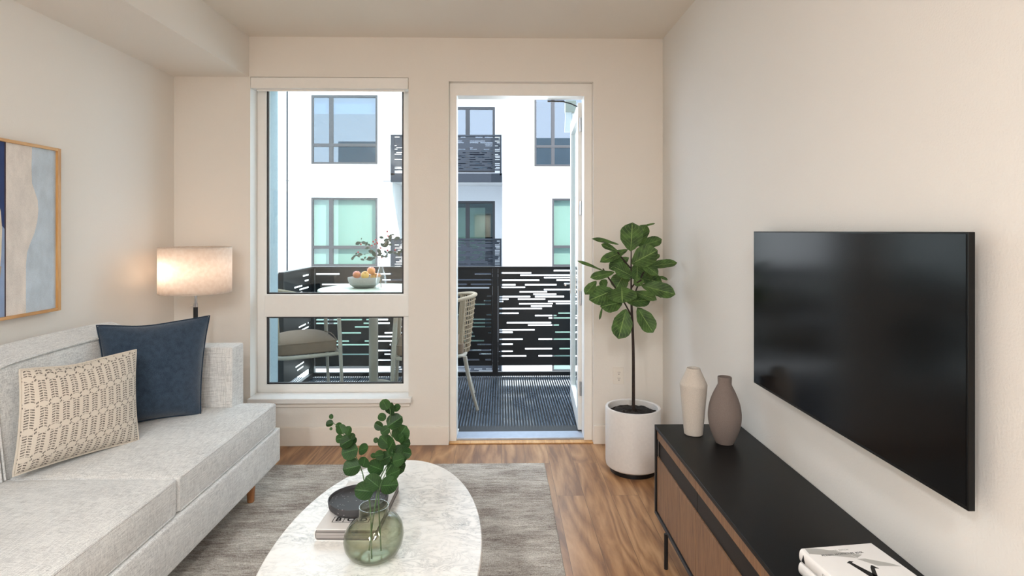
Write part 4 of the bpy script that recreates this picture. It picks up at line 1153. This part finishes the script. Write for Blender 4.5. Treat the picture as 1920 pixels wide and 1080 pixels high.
for (x, y) in ((664, 110), (675, 172), (496, 228), (461, 256), (516, 265), (526, 284), (485, 290), (282, 292), (566, 346), (243, 408), (668, 384), (778, 374), (400, 482), (584, 484), (440, 312)):
    MB().ball(bp(x, y, rnd.uniform(-.02, .02)), .0085, 8).build('berry', M['berry'], BB)

# ------------------------------------------------------------------ the building opposite
AB = thing('apartment_building', 'white apartment block with dark framed windows across the courtyard', 'building', (-1, 18, -6))
F1, F2, F3 = 18.2, 17.5, 19.7         # left front, right front, recess back
BX0, BX1, BXL = -3.405, .028, -14.0
FH = 3.19
zlo, zhi = -6, 9.0
wins = []
rowsz = [(3.546 + FH * k, 5.701 + FH * k) for k in (-3, -2, -1, 0)]
leftw = [(-5.936, -3.868, a, b) for a, b in rowsz] + [(-10.6, -8.5, a, b) for a, b in rowsz]
wall_cells(BXL, BX0, zlo, zhi, F1, F1 + .3, leftw).build('wall', M['stucco'], AB, smooth=False)
rightw = [(.991, 3.0, 3.414, 5.502), (1.522, 3.4, .385, 2.447), (1.522, 3.4, .385 - FH, 2.447 - FH), (5.5, 7.5, 3.414, 5.502), (5.5, 7.5, .385, 2.447)]
mbw = wall_cells(BX1, 10, zlo, 3.361, F2, F2 + .3, [w_ for w_ in rightw if w_[3] < 3.3]); mbw.build('wall', M['stucco'], AB, smooth=False)
mbw = wall_cells(BX1, 10, 3.361, zhi, F2, F2 + .3, [w_ for w_ in rightw if w_[3] > 3.3]); mbw.build('wall', M['cream'], AB, smooth=False)
MB().box(BX1, BX1 + .3, F2 + .3, F3, zlo, zhi).box(BX0 - .3, BX0, F1 + .3, F3, zlo, zhi).build('recess_side', M['stucco'], AB, smooth=False)
bayd = [(-2.9, -.224, .253 + FH * k, 2.476 + FH * k) for k in (-2, -1, 0, 1)]
wall_cells(BX0, BX1, zlo, zhi, F3, F3 + .25, bayd).build('wall', M['greystucco'], AB, smooth=False)
MB().box(BXL, 10, 21.5, 21.7, zlo, zhi).build('rear_wall', M['room'], AB, smooth=False)
fl = MB()
for k in range(-2, 4): fl.box(BXL, 10, F3 + .25, 21.5, FH * k - .35, FH * k - .05); fl.box(BXL, BX0 - .3, F1 + .3, F3 + .25, FH * k - .35, FH * k - .05); fl.box(BX1 + .3, 10, F2 + .3, F3 + .25, FH * k - .35, FH * k - .05)
fl.build('floor_slab', M['room'], AB, smooth=False)
jt = MB().box(-6.685, -6.635, F1 - .03, F1, zlo, zhi).box(BXL, -6.0, F1 - .002, F1, 3.02, 3.035).box(-3.8, BX0, F1 - .002, F1, 3.02, 3.035)
jt.build('wall_joint', M['winframe'], AB, smooth=False)
def far_window(x0, x1, z0, z1, Y, splits_x, split_z, glass, blind=None, t=.07, deep=.16):
    fr = MB()
    yb = Y + .02
    fr.box(x0, x0 + t, yb, yb + .08, z0, z1).box(x1 - t, x1, yb, yb + .08, z0, z1)
    fr.box(x0 + t, x1 - t, yb, yb + .08, z0, z0 + t).box(x0 + t, x1 - t, yb, yb + .08, z1 - t, z1)
    for sx in splits_x: fr.box(sx - t * .9, sx + t * .9, yb, yb + .08, z0 + t, z1 - t)
    if split_z: fr.box(x0 + t, x1 - t, yb - .003, yb + .077, split_z - t * .7, split_z + t * .7)
    o = fr.build('window_frame', M['winframe'], AB, bevel=.006)
    xs = [x0 + t] + [v for s_ in splits_x for v in (s_ - t * .9, s_ + t * .9)] + [x1 - t]
    zs = [z0 + t] + ([split_z - t * .7, split_z + t * .7] if split_z else []) + [z1 - t]
    for i in range(0, len(xs), 2):
        for j in range(0, len(zs), 2):
            MB().box(xs[i], xs[i + 1], yb + .03, yb + .04, zs[j], zs[j + 1]).build('pane', M[glass], o, smooth=False)
    if blind is not None:
        MB().box(x0 + t * .5, x1 - t * .5, yb + deep, yb + deep + .01, z1 - t - (z1 - z0 - 2 * t) * blind, z1).build('blind', M['blind'], o, smooth=False)
for k, (a, b) in enumerate(rowsz):
    up = k == 3
    far_window(-5.936, -3.868, a, b, F1, [-5.32], a + .60, 'glass_blue' if up else 'glass_mint', .24 if up else 1.0)
    far_window(-10.6, -8.5, a, b, F1, [-9.98], a + .60, 'glass_blue' if up else 'glass_mint', 1.0)
for i, (x0, x1, z0, z1) in enumerate(rightw):
    up = z1 > 5
    far_window(x0, x1, z0, z1, F2, [x0 + .56 if up else x0 + .95], z0 + .60, 'glass_blue' if up else 'glass_mint', .02 if up else 1.0, .06)
for i, (x0, x1, z0, z1) in enumerate(bayd):
    far_window(x0, x1, z0, z1, F3, [x0 + .85, -1.15], None, 'glass_blue' if i == 3 else 'glass_mint', None if i == 3 else None, .08)
    if i != 3: MB().box(x0 + .3, x1 - .35, F3 + .6, F3 + .61, z0 + .1, z1 - .2).build('curtain', M['blind'], AB, smooth=False)
# balconies of the bay
for k in (-1, 0, 1):
    zf = FH * k - .21        # slab underside
    sl_ = MB().box(BX0 + .02, BX1 - .01, 17.95, F3, zf, zf + .10).build('balcony_slab', M['greystucco'], AB, smooth=False)
    MB().box(BX0, BX1 - .012, 17.88, 17.95, zf - .02, zf + .26).build('balcony_fascia', M['railblue'], AB, bevel=.01)
    zr0, zr1 = zf + .34, zf + 1.43
    Wb = BX1 - BX0 - .03
    place(slot_panel(Wb, zr1 - zr0, rand_slots(Wb, 1.09, .052, .022, random.Random(40 + k), .06, .85, .15, .6), t=.01), BX0, 17.90, zr0).build('balcony_panel', M['railblue'], AB, smooth=False)
    fr = MB().box(BX0, BX0 + .12, 17.88, 17.93, zf + .2, zr1).box(BX1 - .08, BX1 - .03, 17.88, 17.93, zf + .2, zr1).box(BX0, BX1 - .03, 17.87, 17.94, zr1 - .03, zr1 + .01)
    fr.box(BX0 + 1.7, BX0 + 1.76, 17.91, 17.96, zf + .2, zr1)
    fr.build('balcony_railing', M['railblue'], AB)
# box lamp on the facade
MB().prism([(.31, 2.46), (.66, 2.46), (.66, 2.84), (.31, 2.84)], F2 - .22, F2, 'XZ').build('wall_lamp', M['stucco'], AB, bevel=.01)
struct(MB().box(-20, 20, YE, 30, -6.2, -6).build('courtyard_ground', plain('grey paving', '#9A9A98', .8), smooth=False), 'paving of the courtyard below', 'ground')
